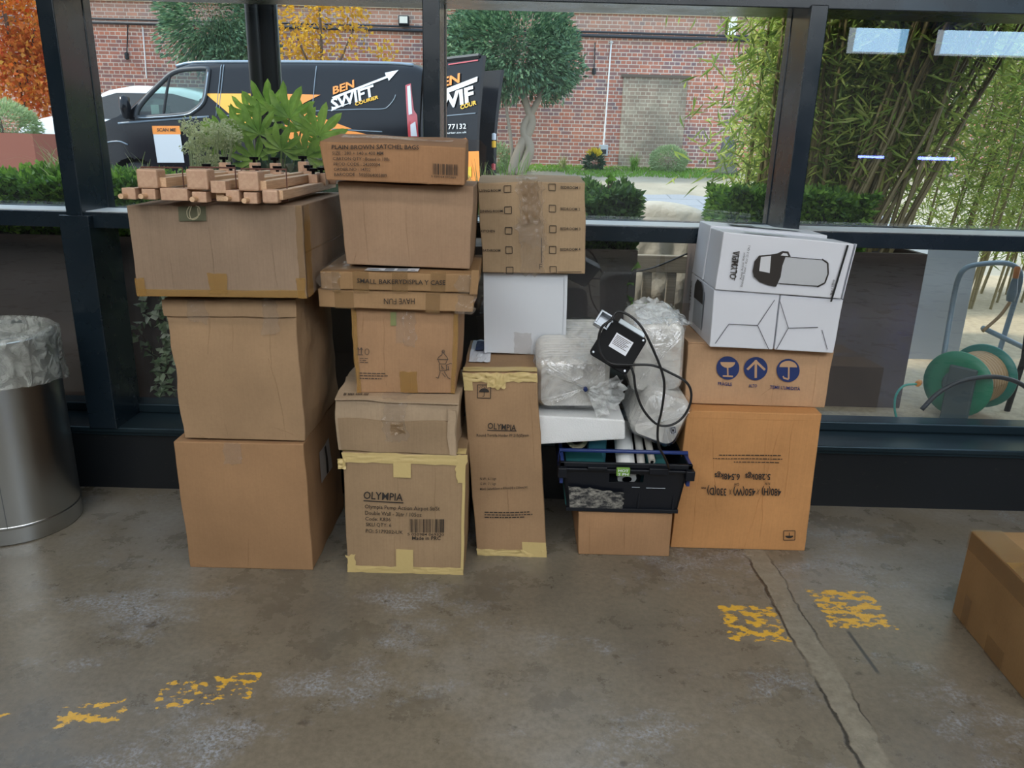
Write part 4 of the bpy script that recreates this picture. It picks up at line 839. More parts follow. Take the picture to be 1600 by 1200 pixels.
# bricked-up opening, weathered
wm = mat('weathered_grey_brick', '7c6d5c', .9); t = NT(wm); P = t.geo(); vec = t.n('ShaderNodeSeparateXYZ'); t.l(P, vec.inputs[0]); cb = t.n('ShaderNodeCombineXYZ'); t.l(vec.outputs[0], cb.inputs[0]); t.l(vec.outputs[2], cb.inputs[1])
b3_ = bricks('8f7868', 'a09480', 'b8b09c'); nn = t.noise(P, 1.6, 6, .65); c = t.mix(t.ramp(nn, [(.4, 0), (.6, .6)]), b3_.outputs['Color'], lin('5c564c')); t.l(c, t.b.inputs['Base Color'])
p0, p1 = atY(967, 232, WY), atY(1075, 123, WY)
S(MB().box(p0.x, p1.x, WY-.03, WY+.1, .75, p1.z).build('wall_infill', wm)); S(MB().box(p0.x-.05, p1.x+.05, WY-.06, WY, p1.z, p1.z+.06).build('trim_21', mat('dark_lintel', '5c534a', .9)))
# things fixed on the wall
b = MB(); 
for dz, r_ in ((0, .035), (.075, .022)): b.tube([(-14, WY-.08, 3.50+dz+.01), (-3, WY-.08, 3.52+dz), (4, WY-.08, 3.50+dz), (14, WY-.08, 3.50+dz)], r_, 8)
tag(b.build('wall_pipe', mat('black_pipe', '23272d', .5), smooth=True), 'long black pipe run along the top of the brick wall', 'pipe')
p = atY(632, 33, WY); fl_ = empty('floodlight', p, label='small dark floodlight high on the brick wall above the van', cat='light')
MB().box(-.11, .11, -.16, -.04, -.09, .09).build('housing', M['dark_metal'], fl_, bevel=.01); MB().box(-.085, .085, -.165, -.160, -.06, .07).build('lens', mat('lamp_lens', 'd6d4c8', .3), fl_); MB().box(-.03, .03, -.04, 0, -.03, .03).build('bracket', M['dark_metal'], fl_)
p = atY(1142.5, 42, WY); o = empty('wall_box', p, label='white rectangular box high on the brick wall near the bamboo', cat='box')
MB().box(-.085, .085, -.14, 0, -.18, .17).build('cover', M['white_pl'], o, bevel=.01); MB().box(-.12, -.085, -.10, 0, -.14, .17).build('side_bracket', M['dark_metal'], o)
pa, pb, pc = atY(955, 68, WY-.03), atY(949, 150, WY-.03), atY(943, 226, WY-.03)
o = empty('socket_conduit', pc, label='thin white cable dropping down the brick wall to a grey socket', cat='cable')
MB().tube([Vector(q)-pc for q in (pa, pb, pc)], .018, 6).build('conduit', M['white_pl'], o); MB().box(-.10, .10, -.08, .02, -.24, 0).build('socket_box', mat('grey_socket', 'a9aeb2', .5), o, bevel=.01); MB().box(-.06, .06, -.09, -.08, -.20, -.10).build('socket_face', M['dark_metal'], o)
pk_ = MB().lathe([(.03, 0), (.05, .03), (.0, .06)], 8, Matrix.Translation(pa-pc)); pk_.build('conduit_cap', M['white_pl'], o)
for (x, y0, y1, lab) in ((930, 66, 112, 'dark hanging wall hook left of the white cable on the brick wall'), (200, 35, 88, 'short dark fixing on the brick wall above the white car')):
    a, b_ = atY(x, y0, WY-.04), atY(x-2, y1, WY-.04); o = empty('wall_hook', b_, label=lab, cat='hook')
    MB().tube([a-b_, (0, 0, 0)], .012, 6).build('rod', M['dark_metal'], o); MB().lathe([(0, -.07), (.045, -.05), (.045, .06), (0, .09)], 8).build('hook_body', M['dark_metal'], o)
a, b_ = atY(223, 42, WY-.04), atY(229, 122, WY-.04); tag(MB().tube([a, b_], .014, 6).build('wall_cable', M['white_pl']), 'thin pale cable on the brick wall above the cab of the van', 'cable')
p = atZ(1134, 262, gz(17.3)); p = Vector((p.x*17.2/p.y, 17.2, gz(17.2))); o = empty('bollard', p, label='dark bell-shaped bollard against the brick wall beside the bamboo', cat='bollard')
MB().lathe([(0, 0), (.30, 0), (.30, .04), (.24, .10), (.20, .30), (.17, .42)], 24).build('base', mat('bollard_base', '4a4c40', .7), o, smooth=True)
MB().lathe([(.17, .42), (.16, .46), (.14, .62), (.10, .74), (0, .78)], 24).build('cap', mat('bollard_cap', '3b4046', .5), o, smooth=True)
p = Vector((-5.0, 17.5, .8))
# ------------------------------------------------------------------ plants
def leaf_cloud(name, cen, nrm, L, W, m, parent=None, fold=.25, droop=0, jit=.6, seed=0, kind=None):
    """one mesh of folded leaves at points cen pointing roughly along nrm"""
    r = np.random.default_rng(seed); n = len(cen); cen = np.asarray(cen, float); d = np.asarray(nrm, float)+r.normal(0, jit, (n, 3)); d[:, 2] -= droop
    d /= np.linalg.norm(d, axis=1)[:, None]+1e-9; up = r.normal(0, 1, (n, 3)); s = np.cross(d, up); s /= np.linalg.norm(s, axis=1)[:, None]+1e-9; u = np.cross(s, d)
    ln = (L*r.uniform(.65, 1.25, n))[:, None]; wd = (W*r.uniform(.7, 1.2, n))[:, None]
    a = cen; b = cen+d*ln*.45+s*wd/2+u*wd*fold; c = cen+d*ln-u*ln*.12; e = cen+d*ln*.45-s*wd/2+u*wd*fold
    V = np.stack([a, b, c, e], 1).reshape(-1, 3); idx = np.arange(n)*4
    F = np.stack([np.stack([idx, idx+1, idx+2], 1), np.stack([idx, idx+2, idx+3], 1)], 1).reshape(-1, 3)
    me = bpy.data.meshes.new(name); me.vertices.add(len(V)); me.vertices.foreach_set('co', V.ravel()); me.loops.add(F.size); me.loops.foreach_set('vertex_index', F.ravel().astype(np.int32))
    me.polygons.add(len(F)); me.polygons.foreach_set('loop_start', np.arange(0, F.size, 3, dtype=np.int32)); me.update(calc_edges=True); me.materials.append(m)
    o = bpy.data.objects.new(name, me); COL.objects.link(o)
    if parent is not None: o.parent = parent
    return o
def blob_pts(n, c, rad, seed=0, shell=.6, lump=.35):
    r = np.random.default_rng(seed); d = r.normal(0, 1, (n, 3)); d /= np.linalg.norm(d, axis=1)[:, None]
    k = np.array([1+lump*noise.noise(Vector(q)*2.2+Vector((seed, 0, 0))) for q in d]); rr = (shell+(1-shell)*r.random(n)**.5)*k
    return np.asarray(c)+d*np.asarray(rad)*rr[:, None], d
G = {'hedge': leafmat('hedge_leaf', ['3f5e2a', '5e8a36', '93bb4c', '4c7232']), 'hedge2': leafmat('hedge_leaf_dark', ['3a5430', '54783c', '75994c']), 'tree': leafmat('evergreen_leaf', ['456450', '5f8462', '86a87c', '3a5644'], .25),
     'yellow': leafmat('yellow_leaf', ['c9982a', 'e0b93c', 'b98a2c', 'd8a83a'], .5), 'orange': leafmat('autumn_leaf', ['d9642a', 'c98a34', 'e88f4a', 'b0702f', 'cf5a30', 'd2a848'], .5), 'bamboo': leafmat('bamboo_leaf', ['7c9a48', 'a8c05c', 'd0d878', '647f42', 'bcc862'], .5),
     'fatsia': leafmat('fatsia_leaf', ['7fae3f', '93bf4c', '6d9c3a'], .55), 'sedum': leafmat('pale_flower_head', ['cfcf9c', 'bcc08a', 'dcd8ae'], .4), 'grass': leafmat('grass_blade', ['a9b16a', '7f9150', 'c8c690'], .4), 'grass2': leafmat('lawn', ['6f9a3c', '83ad48'], .4),
     'pale': leafmat('pale_bush_leaf', ['9fb583', 'b7c99c', '8ba571'], .35), 'ivy': leafmat('variegated_leaf', ['8fae7c', 'dfe8c8', '6f9060', 'f2f5e0'], .3), 'ykno': leafmat('yellow_plant_leaf', ['d8c22c', 'e8d648'], .4), 'dkleaf': leafmat('dark_leaf', ['2f4a35', '3d5a40'], .25), 'white_fl': leafmat('white_flower', ['e2e2d8', 'f0f0ea'], .3)}
M['bark'] = mat('bark', '8d8272', .9); M['bark2'] = mat('dark_bark', '5b4c3f', .9); M['soil'] = mat('soil', '3a3129', .95); M['planter'] = mat('dark_planter_metal', '4f443f', .55); t = NT(M['planter']); P = t.geo(); t.l(t.ramp(t.noise(P, 2, 5), [(.3, '453b38'), (.7, '5d504a')]), t.b.inputs['Base Color'])
M['corten'] = mat('rusty_planter', '8a5344', .8)
def hedge(label, x0, x1, y0, y1, z0, z1, n, m, seed, grp='hedges in the planters', L=.035):
    o = empty('hedge', ((x0+x1)/2, (y0+y1)/2, z0), label=label, cat='hedge', group=grp); cx, cy = (x0+x1)/2, (y0+y1)/2
    r = np.random.default_rng(seed); w_, d_, h_ = (x1-x0)/2, (y1-y0)/2, z1-z0; P_, N_ = [], []
    for k in range(n):
        q = r.random(); u, v = r.uniform(-1, 1), r.random()
        if q < .42: p = (u*w_, -d_*(1-.25*r.random()), v*h_); nn = (0, -1, .3)
        elif q < .75: p = (u*w_, r.uniform(-1, 1)*d_, h_*(1-.15*r.random())); nn = (0, -.2, 1)
        elif q < .88: p = (w_*(1-.1*r.random()), r.uniform(-1, 1)*d_, v*h_); nn = (1, 0, .3)
        else: p = (-w_*(1-.1*r.random()), r.uniform(-1, 1)*d_, v*h_); nn = (-1, 0, .3)
        k2 = 1+.10*noise.noise(Vector((p[0]*4+seed, p[1]*4, p[2]*4)))
        tz = p[2]+ (.05*noise.noise(Vector((p[0]*7, p[1]*7, seed))) if p[2] > h_*.8 else 0)
        P_.append((p[0]*k2, p[1]*k2, max(.0, tz))); N_.append(nn)
    leaf_cloud('foliage', P_, N_, L, L*.55, m, o, seed=seed); MB().box(-w_*.88, w_*.88, -d_*.80, d_*.8, .0, h_*.84).build('inner_twigs', mat('inner_twigs', '25301c', 1), o)
    tw = MB()
    for k in range(14):
        x = r.uniform(-w_, w_); tw.tube([(x, 0, h_*.6), (x+r.uniform(-.03, .03), r.uniform(-.1, .1), h_*1.12)], .002, 4)
    tw.build('shoots', M['bark2'], o); return o
def planter(label, x0, x1, y0, y1, z0, z1, m=None, grp='long dark planters outside the glass'):
    o = empty('planter', ((x0+x1)/2, (y0+y1)/2, z0), label=label, cat='planter', group=grp); w_, d_, h_ = (x1-x0)/2, (y1-y0)/2, z1-z0
    b_ = MB().box(-w_, w_, -d_, -d_+.02, 0, h_).box(-w_, w_, d_-.02, d_, 0, h_).box(-w_, -w_+.02, -d_+.02, d_-.02, 0, h_).box(w_-.02, w_, -d_+.02, d_-.02, 0, h_).box(-w_+.02, w_-.02, -d_+.02, d_-.02, 0, .02)
    b_.build('planter_body', m or M['planter'], o); MB().box(-w_+.02, w_-.02, -d_+.02, d_-.02, h_*.8, h_-.03).build('soil', M['soil'], o); return o
planter('long dark metal planter outside the left windows holding the hedge and leafy plants', -4.2, -.05, 3.0, 3.55, GZ, .885)
planter('dark metal planter behind the white box, beside the slatted sofa', -.04, .475, 3.0, 3.50, GZ, .885)
planter('dark metal planter outside the right window under the bamboo', .80, 1.66, 3.12, 3.60, GZ, .885)
hedge('clipped green hedge in the long planter at the far left', -4.0, -1.42, 3.02, 3.5, .875, 1.105, 16000, G['hedge'], 3)
hedge('dark clipped hedge in the planter beside the slatted sofa', -.02, .47, 3.02, 3.5, .875, 1.09, 4500, G['hedge2'], 4)
hedge('green hedge at the right, in front of the bamboo stems', .84, 1.42, 3.14, 3.5, .875, 1.10, 6500, G['hedge'], 5)
# bright sprig over the middle hedge
def stems_and_leaves(name, label, cat, base, tips, L, W, m, per, rad=.003, grp=None, jit=.5, seed=0, fold=.25, stem_m=None, droop=0, bend=.0):
    o = empty(name, base, label=label, cat=cat, group=grp); b_ = MB(); P_, N_ = [], []; r = np.random.default_rng(seed)
    for tp_ in tips:
        tp_ = Vector(tp_); p = smooth_path([(tp_.x*.0, tp_.y*.0, 0), tp_*.5+Vector((bend*r.normal(), 0, tp_.length*.05)), tp_], 5); b_.tube(p, rad, 5)
        for k in range(per):
            q = p[min(len(p)-1, int(len(p)*(.25+.75*r.random())))]; P_.append(tuple(q)); N_.append((r.normal()*.8, r.normal()*.8, .6))
    b_.build('stems', stem_m or M['bark2'], o); leaf_cloud('leaves', P_, N_, L, W, m, o, jit=jit, seed=seed, fold=fold, droop=droop); return o
p = atY(950, 300, 3.2); stems_and_leaves('leafy_sprig', 'bright green sprig with round leaves above the middle hedge', 'sprig', p, [(0, 0, .07), (.02, 0, .05)], .038, .03, G['fatsia'], 5, seed=2)
# fatsia: palmate leaves
fa = empty('fatsia', (-1.05, 3.28, .85), label='bright green large-leaved plant in front of the van, behind the bar bundles', cat='plant'); stx = MB()
def palmate(c, right, up, size, lobes=8):
    vs_, fs = [Vector(c)], []
    right, up = Vector(right).normalized(), Vector(up).normalized(); n_ = right.cross(up)
    for k in range(lobes):
        a = math.radians(-105+210*k/(lobes-1)); d = up*math.cos(a)+right*math.sin(a); s = up*-math.sin(a)+right*math.cos(a); L = size*(1-.30*abs(a)/2)
        i = len(vs_); cc = Vector(c)
        vs_ += [cc+d*L*.30+s*L*.09+n_*.004, cc+d*L*.62+s*L*.135+n_*.01, cc+d*L*.86+s*L*.09-n_*L*.06, cc+d*L-n_*L*.12, cc+d*L*.86-s*L*.09-n_*L*.06, cc+d*L*.62-s*L*.135+n_*.01, cc+d*L*.30-s*L*.09+n_*.004, cc+d*L*.62-n_*.012]
        fs += [(0, i, i+7), (0, i+7, i+6), (i, i+1, i+7), (i+7, i+5, i+6), (i+1, i+2, i+7), (i+7, i+4, i+5), (i+2, i+3, i+7), (i+7, i+3, i+4)]
    return vs_, fs
fm = mat('fatsia_green', '86b045', .4); t = NT(fm); g = t.geo(); c = t.ramp(t.noise(g, 14, 4), [(.35, '6f9238'), (.65, 'a4bf5a')]); t.l(c, t.b.inputs['Base Color']); tl = t.n('ShaderNodeBsdfTranslucent'); t.l(c, tl.inputs[0]); mx = t.n('ShaderNodeMixShader'); mx.inputs[0].default_value = .35
out = [n for n in t.t.nodes if n.type == 'OUTPUT_MATERIAL'][0]; t.l(t.b.outputs[0], mx.inputs[1]); t.l(tl.outputs[0], mx.inputs[2]); t.l(mx.outputs[0], out.inputs[0])
rr_ = random.Random(4)
for (x, y, Y_, s_, tl_) in ((405, 210, 3.2, .14, -.1), (452, 185, 3.25, .155, .25), (420, 172, 3.35, .14, -.1), (498, 212, 3.2, .14, .6), (372, 208, 3.3, .13, -.9), (440, 235, 3.15, .12, .2), (478, 245, 3.2, .13, .5), (400, 250, 3.2, .12, -.5), (350, 215, 3.3, .11, -1.2), (505, 245, 3.25, .13, .9), (390, 178, 3.4, .10, -.4), (470, 205, 3.35, .13, .4)):
    p = atY(x, y, Y_); stx.tube(smooth_path([Vector((0, 0, 0))+Vector(((p.x+1.05)*.3, 0, 0)), Vector(((p.x+1.05)*.7, (p.y-3.28)*.5, (p.z-.85)*.6)), p-Vector((-1.05, 3.28, .85))], 4), .004, 5)
    up = Vector((math.sin(tl_), -.45+rr_.uniform(-.3, .2), math.cos(tl_))); rt = Vector((math.cos(tl_), rr_.uniform(-.2, .2), -math.sin(tl_)))
    v_, f_ = palmate(p-Vector((-1.05, 3.28, .85)), rt, up, s_); MB().add(v_, f_).build('palmate_leaf', fm, fa)
stx.build('stems', mat('green_stem', '6b8040', .6), fa)
P_, N_ = blob_pts(900, (0, .02, .14), (.32, .16, .13), 5, .4); leaf_cloud('lower_leaves', P_, N_, .11, .05, G['dkleaf'], fa, seed=6)
# pale flower heads
se = empty('sedum', (-1.33, 3.2, .85), label='pale flower heads on thin stalks beside the large-leaved plant', cat='plant'); sb = MB(); P_, N_ = [], []
for k in range(34):
    x, y = 292+rr_.random()*75, 188+rr_.random()*70; p = atY(x, y, 3.1+rr_.random()*.25)-Vector((-1.33, 3.2, .85)); sb.tube([(p.x*.4, p.y*.4, 0), p], .0022, 4)
    q, d_ = blob_pts(70, p, (.030, .030, .020), k, .5); P_ += [tuple(v) for v in q]; N_ += [tuple(v) for v in d_]
sb.build('stalks', mat('pale_stalk', '9aa070', .7), se); leaf_cloud('flower_heads', P_, N_, .013, .009, G['sedum'], se, seed=8)
# ornamental grasses
def grass(label, base, n, h, spread, m, seed, name='grass_tuft', w_=.004, grp='grass tufts'):
    r = np.random.default_rng(seed); V, F = [], []
    for k in range(n):
        a = r.uniform(0, 2*PI); l = h*r.uniform(.6, 1.1); sp_ = spread*r.uniform(.2, 1); ba = Vector((r.normal()*.03, r.normal()*.03, 0)); i = len(V)
        for q in range(6):
            t_ = q/5; c_ = ba+Vector((math.cos(a)*sp_*t_**1.8, math.sin(a)*sp_*t_**1.8, l*(t_-.35*t_**3*sp_/max(h, .01)*2))); ww = w_*(1-t_*.9); s_ = Vector((-math.sin(a), math.cos(a), 0))*ww
            V += [c_+s_, c_-s_]
        F += [(i+2*q, i+2*q+1, i+2*q+3, i+2*q+2) for q in range(5)]
    o = link_mesh(name, V, F, m); o.location = base; return tag(o, label, 'grass', grp)
grass('arching pale grass at the far left above the hedge', (-1.86, 3.22, 1.0), 60, .30, .25, G['grass'], 1); grass('arching pale grass just right of the left post', (-1.50, 3.15, .98), 50, .26, .22, G['grass'], 2); grass('wispy green grass rising behind the moving box', (-.02, 3.3, .95), 90, .34, .28, G['grass2'], 3); grass('wispy grass between the satchel carton and moving box', (-.16, 3.2, .95), 60, .30, .22, G['grass'], 4)
# ivy trailing over the planter
iv = empty('ivy', (-1.30, 2.99, .88), label='variegated ivy trailing down the planter left of the stacked boxes', cat='plant'); P_, N_ = [], []; b = MB()
for s_ in range(9):
    x = -1.42+.024*s_; pts = [Vector((x, 2.99, .90))]; 
    for k in range(8): x += rr_.uniform(-.03, .035); pts.append(Vector((x, 2.965+rr_.uniform(-.015, .01), .90-(k+1)*.078)))
    pts = [q-Vector((-1.30, 2.99, .88)) for q in pts]; b.tube(pts, .0022, 4)
    for q in smooth_path(pts, 3): 
        for _ in range(3): P_.append((q.x+rr_.uniform(-.02, .02), q.y-.01, q.z)); N_.append((rr_.uniform(-1, 1), -1, rr_.uniform(-1, .3)))
b.build('stems', M['bark2'], iv); leaf_cloud('leaves', P_, N_, .036, .034, G['ivy'], iv, seed=3, jit=.3)
iv = empty('trailing_vine', atY(985, 500, 3.0), label='small green vine against the glass below the slatted sofa', cat='plant'); b = MB(); b.tube(smooth_path([(0, 0, .22), (-.02, 0, .12), (0, 0, .03), (.05, 0, -.02)]), .002, 4).build('stems', M['bark2'], iv)
leaf_cloud('leaves', [(-.01, 0, .2), (-.02, 0, .15), (0, 0, .08), (.01, 0, .03), (.04, 0, 0), (.03, 0, .02), (-.02, 0, .10), (.05, 0, .06)], [(1, -1, 0)]*8, .05, .045, G['fatsia'], iv, seed=4)
# trees
def tree(name, label, base, trunks, crown, n, L, W, m, seed, bark, shell=.5, grp='trees and bushes in the yard', lump=.5):
    o = empty(name, base, label=label, cat='bush' if 'bush' in name else 'plant' if 'plant' in name else 'tree', group=grp); b_ = MB()
    for tk, r0 in trunks: b_.tube(smooth_path(tk, 5), np.linspace(r0, r0*.45, (len(tk)-1)*5+1).tolist(), 9)
    b_.build('trunk', bark, o, smooth=True); P_, N_ = [], []
    for i, (c_, rad, fr) in enumerate(crown):
        q, d_ = blob_pts(int(n*fr), c_, rad, seed+i, shell, lump); P_ += [tuple(v) for v in q]; N_ += [tuple(v) for v in d_]
    leaf_cloud('foliage', P_, N_, L, W, m, o, seed=seed, jit=.7); return o
tb_ = Vector((-.12, 16.2, gz(16.2)))
tree('evergreen_tree', 'dark green tree with a twisted pale double trunk against the brick wall', tb_, [([(0, 0, 0), (.15, 0, .5), (.38, 0, 1.0), (.28, 0, 1.3), (.15, 0, 1.7)], .12), ([(.14, -.05, 0), (.36, -.05, .5), (.22, 0, .9), (.42, 0, 1.3), (.62, 0, 1.7)], .11), ([(.05, .1, 0), (-.05, 0, .8), (-.2, 0, 1.6)], .05)],
     [((-.0, 0, 2.45), (1.15, .9, .95), .55), ((.75, 0, 2.2), (.55, .6, .75), .2), ((-.65, 0, 2.3), (.75, .6, .9), .25)], 15000, .12, .045, G['tree'], 11, M['bark'])
p = atY(330, 30, 16.5); tree('evergreen_tree', 'dark green conifer-like tree behind the cab of the van', (p.x, 16.5, gz(16.5)), [([(0, 0, 0), (0, 0, 2.4)], .1)], [((0, 0, 2.9), (1.0, .8, 1.15), .7), ((.5, 0, 2.2), (.7, .6, .6), .3)], 11000, .13, .04, G['tree'], 21, M['bark2'])
p = atY(500, 30, 15.5); tree('yellow_leaved_tree', 'small tree with yellow autumn leaves behind the van roof', (p.x, 15.5, gz(15.5)), [([(0, 0, 0), (0, 0, 3.2)], .05), ([(0, 0, 1.4), (-.5, 0, 2.6)], .03), ([(0, 0, 1.4), (.6, 0, 2.6)], .03), ([(0, 0, 1.2), (1.1, 0, 2.05)], .02)],
     [((-.3, 0, 2.9), (.8, .5, .7), .45), ((.55, 0, 3.0), (.45, .4, .6), .25), ((-.5, 0, 2.25), (.7, .4, .35), .17), ((.2, 0, 2.2), (.6, .4, .3), .08), ((1.15, 0, 2.2), (.22, .2, .2), .05)], 1150, .10, .075, G['yellow'], 31, M['bark2'], .1, lump=1.0)
p = atY(10, 60, 15.8); tree('orange_leaved_tree', 'tree with orange and yellow autumn leaves at the far left', (p.x, 15.8, gz(15.8)), [([(0, 0, 0), (.1, 0, 1.5), (0, 0, 3.4)], .06), ([(.1, 0, 1), (.6, 0, 2.6)], .035)], [((-.2, 0, 2.6), (1.35, .7, 1.3), .6), ((.5, 0, 1.7), (.75, .5, .9), .25), ((-.7, 0, 3.6), (1.0, .5, .9), .15)], 6500, .11, .08, G['orange'], 41, M['bark2'], .1)
p = atY(10, 180, 8.8); o = tree('lavender_bush', 'rounded grey-green bush in the rusty planter at the far left', (p.x-.05, 8.75, 1.2), [([(0, 0, 0), (0, 0, .2)], .03)], [((0, 0, .12), (.42, .22, .24), 1)], 5200, .05, .012, G['pale'], 51, M['bark2'], .6, lump=.15)
planter('rusty brown planter holding the rounded bush at the far left', p.x-1.3, atY(55, 240, 8.5).x, 8.5, 9.0, GZ, 1.24, M['corten'])
p = atY(1045, 248, 17.3); tree('round_bush', 'pale green rounded bush at the foot of the brick wall', (p.x, 17.3, gz(17.3)), [([(0, 0, 0), (0, 0, .2)], .03)], [((0, 0, .24), (.40, .3, .30), 1)], 4200, .05, .02, G['pale'], 61, M['bark2'], .6, lump=.15)
p = atY(775, 235, 16.6); tree('round_bush', 'pale bush at the foot of the twisted tree beside the van door', (p.x, 16.6, gz(16.6)), [([(0, 0, 0), (0, 0, .2)], .03)], [((0, 0, .25), (.30, .3, .32), 1)], 2200, .06, .03, G['pale'], 62, M['bark2'], .5)
p = atY(929, 240, 17.2); o = tree('yellow_plant', 'small plant with bright yellow leaves at the foot of the brick wall', (p.x, 17.2, gz(17.2)), [([(0, 0, 0), (0, 0, .2)], .02)], [((0, 0, .16), (.2, .2, .14), 1)], 350, .12, .04, G['dkleaf'], 63, M['bark2'], .3)
leaf_cloud('yellow_leaves', blob_pts(120, (0, 0, .32), (.12, .12, .06), 3)[0], [(0, 0, 1)]*120, .14, .04, G['ykno'], o, seed=5)
for (x, n_, h_, lab) in ((992, 80, .45, 'tall grass tuft in front of the bricked-up opening'), (880, 50, .38, 'dry grass tuft with white flowers left of the yellow plant'), (965, 40, .22, 'low dry grass tuft beside the grey socket')):
    p = atY(x, 250, 17.2); grass(lab, (p.x, 17.2, gz(17.2)), n_, h_, .3, G['grass' if x != 992 else 'grass2'], x, w_=.012)
# verge of short grass
r = np.random.default_rng(5); P_ = []
while len(P_) < 9000:
    x, y = r.uniform(-9, 4.6), r.uniform(16.2, 17.85)
    if y > 16.6+.35*noise.noise(Vector((x*.8, 0, 0))) - (.25 if x > 1 else 0): P_.append((x, y, gz(y)))
tag(leaf_cloud('grass_verge', P_, [(0, 0, 1)]*len(P_), .07, .03, G['grass2'], seed=9, jit=.4), 'strip of short green grass along the foot of the brick wall', 'grass', kind='stuff')
# bamboo
def bamboo(label, x0, x1, y0, y1, nc, nl, seed, z0, lean=.3, top=3.4, leafz=(.5, 3.4), side=0):
    o = empty('bamboo', ((x0+x1)/2, (y0+y1)/2, z0), label=label, cat='bamboo', group='bamboo beside the yard'); r = np.random.default_rng(seed); P_, N_ = [], []
    cm = mat('bamboo_cane', '7d7048', .5); ox_, oy_ = (x0+x1)/2, (y0+y1)/2; paths = []
    for k in range(nc):
        bx, by = r.uniform(x0, x1)-ox_, r.uniform(y0, y1)-oy_; l = r.uniform(.0, 1)*lean+side; h = top*r.uniform(.8, 1.05)-z0
        pts = [Vector((bx+l*h*t_, by+abs(r.normal())*.03*t_, h*t_)) for t_ in np.linspace(0, 1, 7)]
        MB().tube(pts, np.linspace(.009, .003, 7).tolist(), 6).build('cane', cm, o); paths.append(pts)
    for k in range(nl):
        pts = paths[r.integers(nc)]; t_ = r.random()**.8; zz = leafz[0]+(leafz[1]-leafz[0])*t_; hh = pts[-1].z; i = min(5.99, max(0, (zz)/hh*6)); a = int(i); q = pts[a].lerp(pts[min(6, a+1)], i-a)
        if q.z > hh*1.01: continue
        P_.append((q.x+r.normal()*.13, q.y+abs(r.normal())*.13-.05, q.z+r.normal()*.03)); N_.append((r.normal()*.9, r.normal()*.9, -.35))
    leaf_cloud('leaves', P_, N_, .088, .0115, G['bamboo'], o, seed=seed, jit=.25, droop=.2, fold=.1); return o
bamboo('dense leafy bamboo seen left of the right-hand post', 1.72, 2.3, 5.0, 5.7, 22, 26000, 71, GZ, .02, 2.9, (.1, 2.7), -.03)
bamboo('thick bamboo rising straight behind the right-hand pane', 1.0, 1.6, 3.34, 3.56, 30, 14000, 72, .84, .12, 2.7, (.22, 1.9), .0)
bamboo('leaning bamboo with bare canes at the far right', 1.25, 1.60, 3.22, 3.56, 55, 9000, 73, .84, .35, 2.7, (.35, 1.9), .14)
bamboo('bamboo clump further back at the far right', 2.6, 3.9, 5.3, 6.2, 26, 24000, 74, GZ, .15, 3.0, (.35, 2.8), .05)
# ------------------------------------------------------------------ steel column outside, sofa, hose cart
p = atY(418, 60, 3.78); q = atY(396, 60, 3.72)
o = empty('steel_column', (p.x, 3.78, GZ), label='black round steel column outside with a thinner pipe beside it, in front of the van', cat='column')
MB().lathe([(.052, 0), (.052, 3.2)], 20).build('column_shaft', M['dark_metal'], o, smooth=True); MB().tube([(q.x-p.x, -.06, 0), (q.x-p.x, -.06, 3.2)], .030, 12).build('downpipe', M['dark_metal'], o, smooth=True)
MB().tube([(.055, -.03, 0), (.055, -.03, 3.2)], .007, 8).tube([(-.050, -.045, 0), (-.050, -.045, 3.2)], .006, 8).build('conduit', mat('grey_conduit', '8f979d', .4, .5), o, smooth=True)
SWM = wood('weathered_teak', '7d7466', '9a9080', (2, 60, 60)); sf = empty('garden_sofa', (.95, 3.9, GZ), label='weathered wooden slatted sofa outside, its back to the window', cat='sofa')
b = MB(); MB().box(-.47, .55, -.28, -.24, .475, .555).build('top_rail', SWM, sf, bevel=.004); MB().box(-.47, .55, -.28, -.24, .10, .17).build('bottom_rail', SWM, sf, bevel=.004)
for k in range(7): MB().box(-.46+.115*k, -.415+.115*k, -.275, -.25, .17, .475).build('slat', SWM, sf, bevel=.003)
for x in (-.47, .50):
    for y in (-.28, .42): MB().box(x, x+.05, y, y+.05, 0, .475 if y < 0 else .35).build('leg', SWM, sf, bevel=.004)
MB().box(-.46, .54, -.24, .45, .17, .21).build('seat_frame', SWM, sf, bevel=.004)
cmt = mat('beige_canvas', 'b5ad9f', .9); t = NT(cmt); P = t.geo(); t.bump(t.noise(P, 9, 4), .5, .03)
def cushion(name, label, c, sx_, sy_, sz_, rot, seed, grp='beige cushions on the garden sofa'):
    V, F = [], []; n_ = 20
    Mx_ = Matrix.Translation(c) @ Euler(rot).to_matrix().to_4x4()
    for f_ in range(2):
        for j in range(n_+1):
            for i in range(n_+1):
                u, v = i/n_*2-1, j/n_*2-1; h = (max(0, (1-u**4))*max(0, (1-v**4)))**.45; pin = 1-.06*(u*u*v*v)-.04*(u*u+v*v)
                wr = .018*noise.noise(Vector((u*3+seed, v*3, f_*4)))*h
                V.append(Mx_ @ Vector((u*sx_*pin, (1 if f_ else -1)*(sy_*h+wr), v*sz_*pin)))
    for f_ in range(2):
        o_ = f_*(n_+1)**2
        for j in range(n_):
            for i in range(n_): a = o_+j*(n_+1)+i; F.append((a, a+1, a+n_+2, a+n_+1))
    o = link_mesh(name, V, F, cmt, None, True)
    bm2 = bmesh.new(); bm2.from_mesh(o.data); bmesh.ops.remove_doubles(bm2, verts=bm2.verts, dist=.0015); bmesh.ops.recalc_face_normals(bm2, faces=bm2.faces); bm2.to_mesh(o.data); bm2.free(); 
    return tag(o, label, 'cushion', grp)
cushion('cushion', 'beige cushion at the left end of the garden sofa, rising above the window transom', Vector((.72, 3.83, .73)), .22, .10, .30, (-.12, .10, 0), 1)
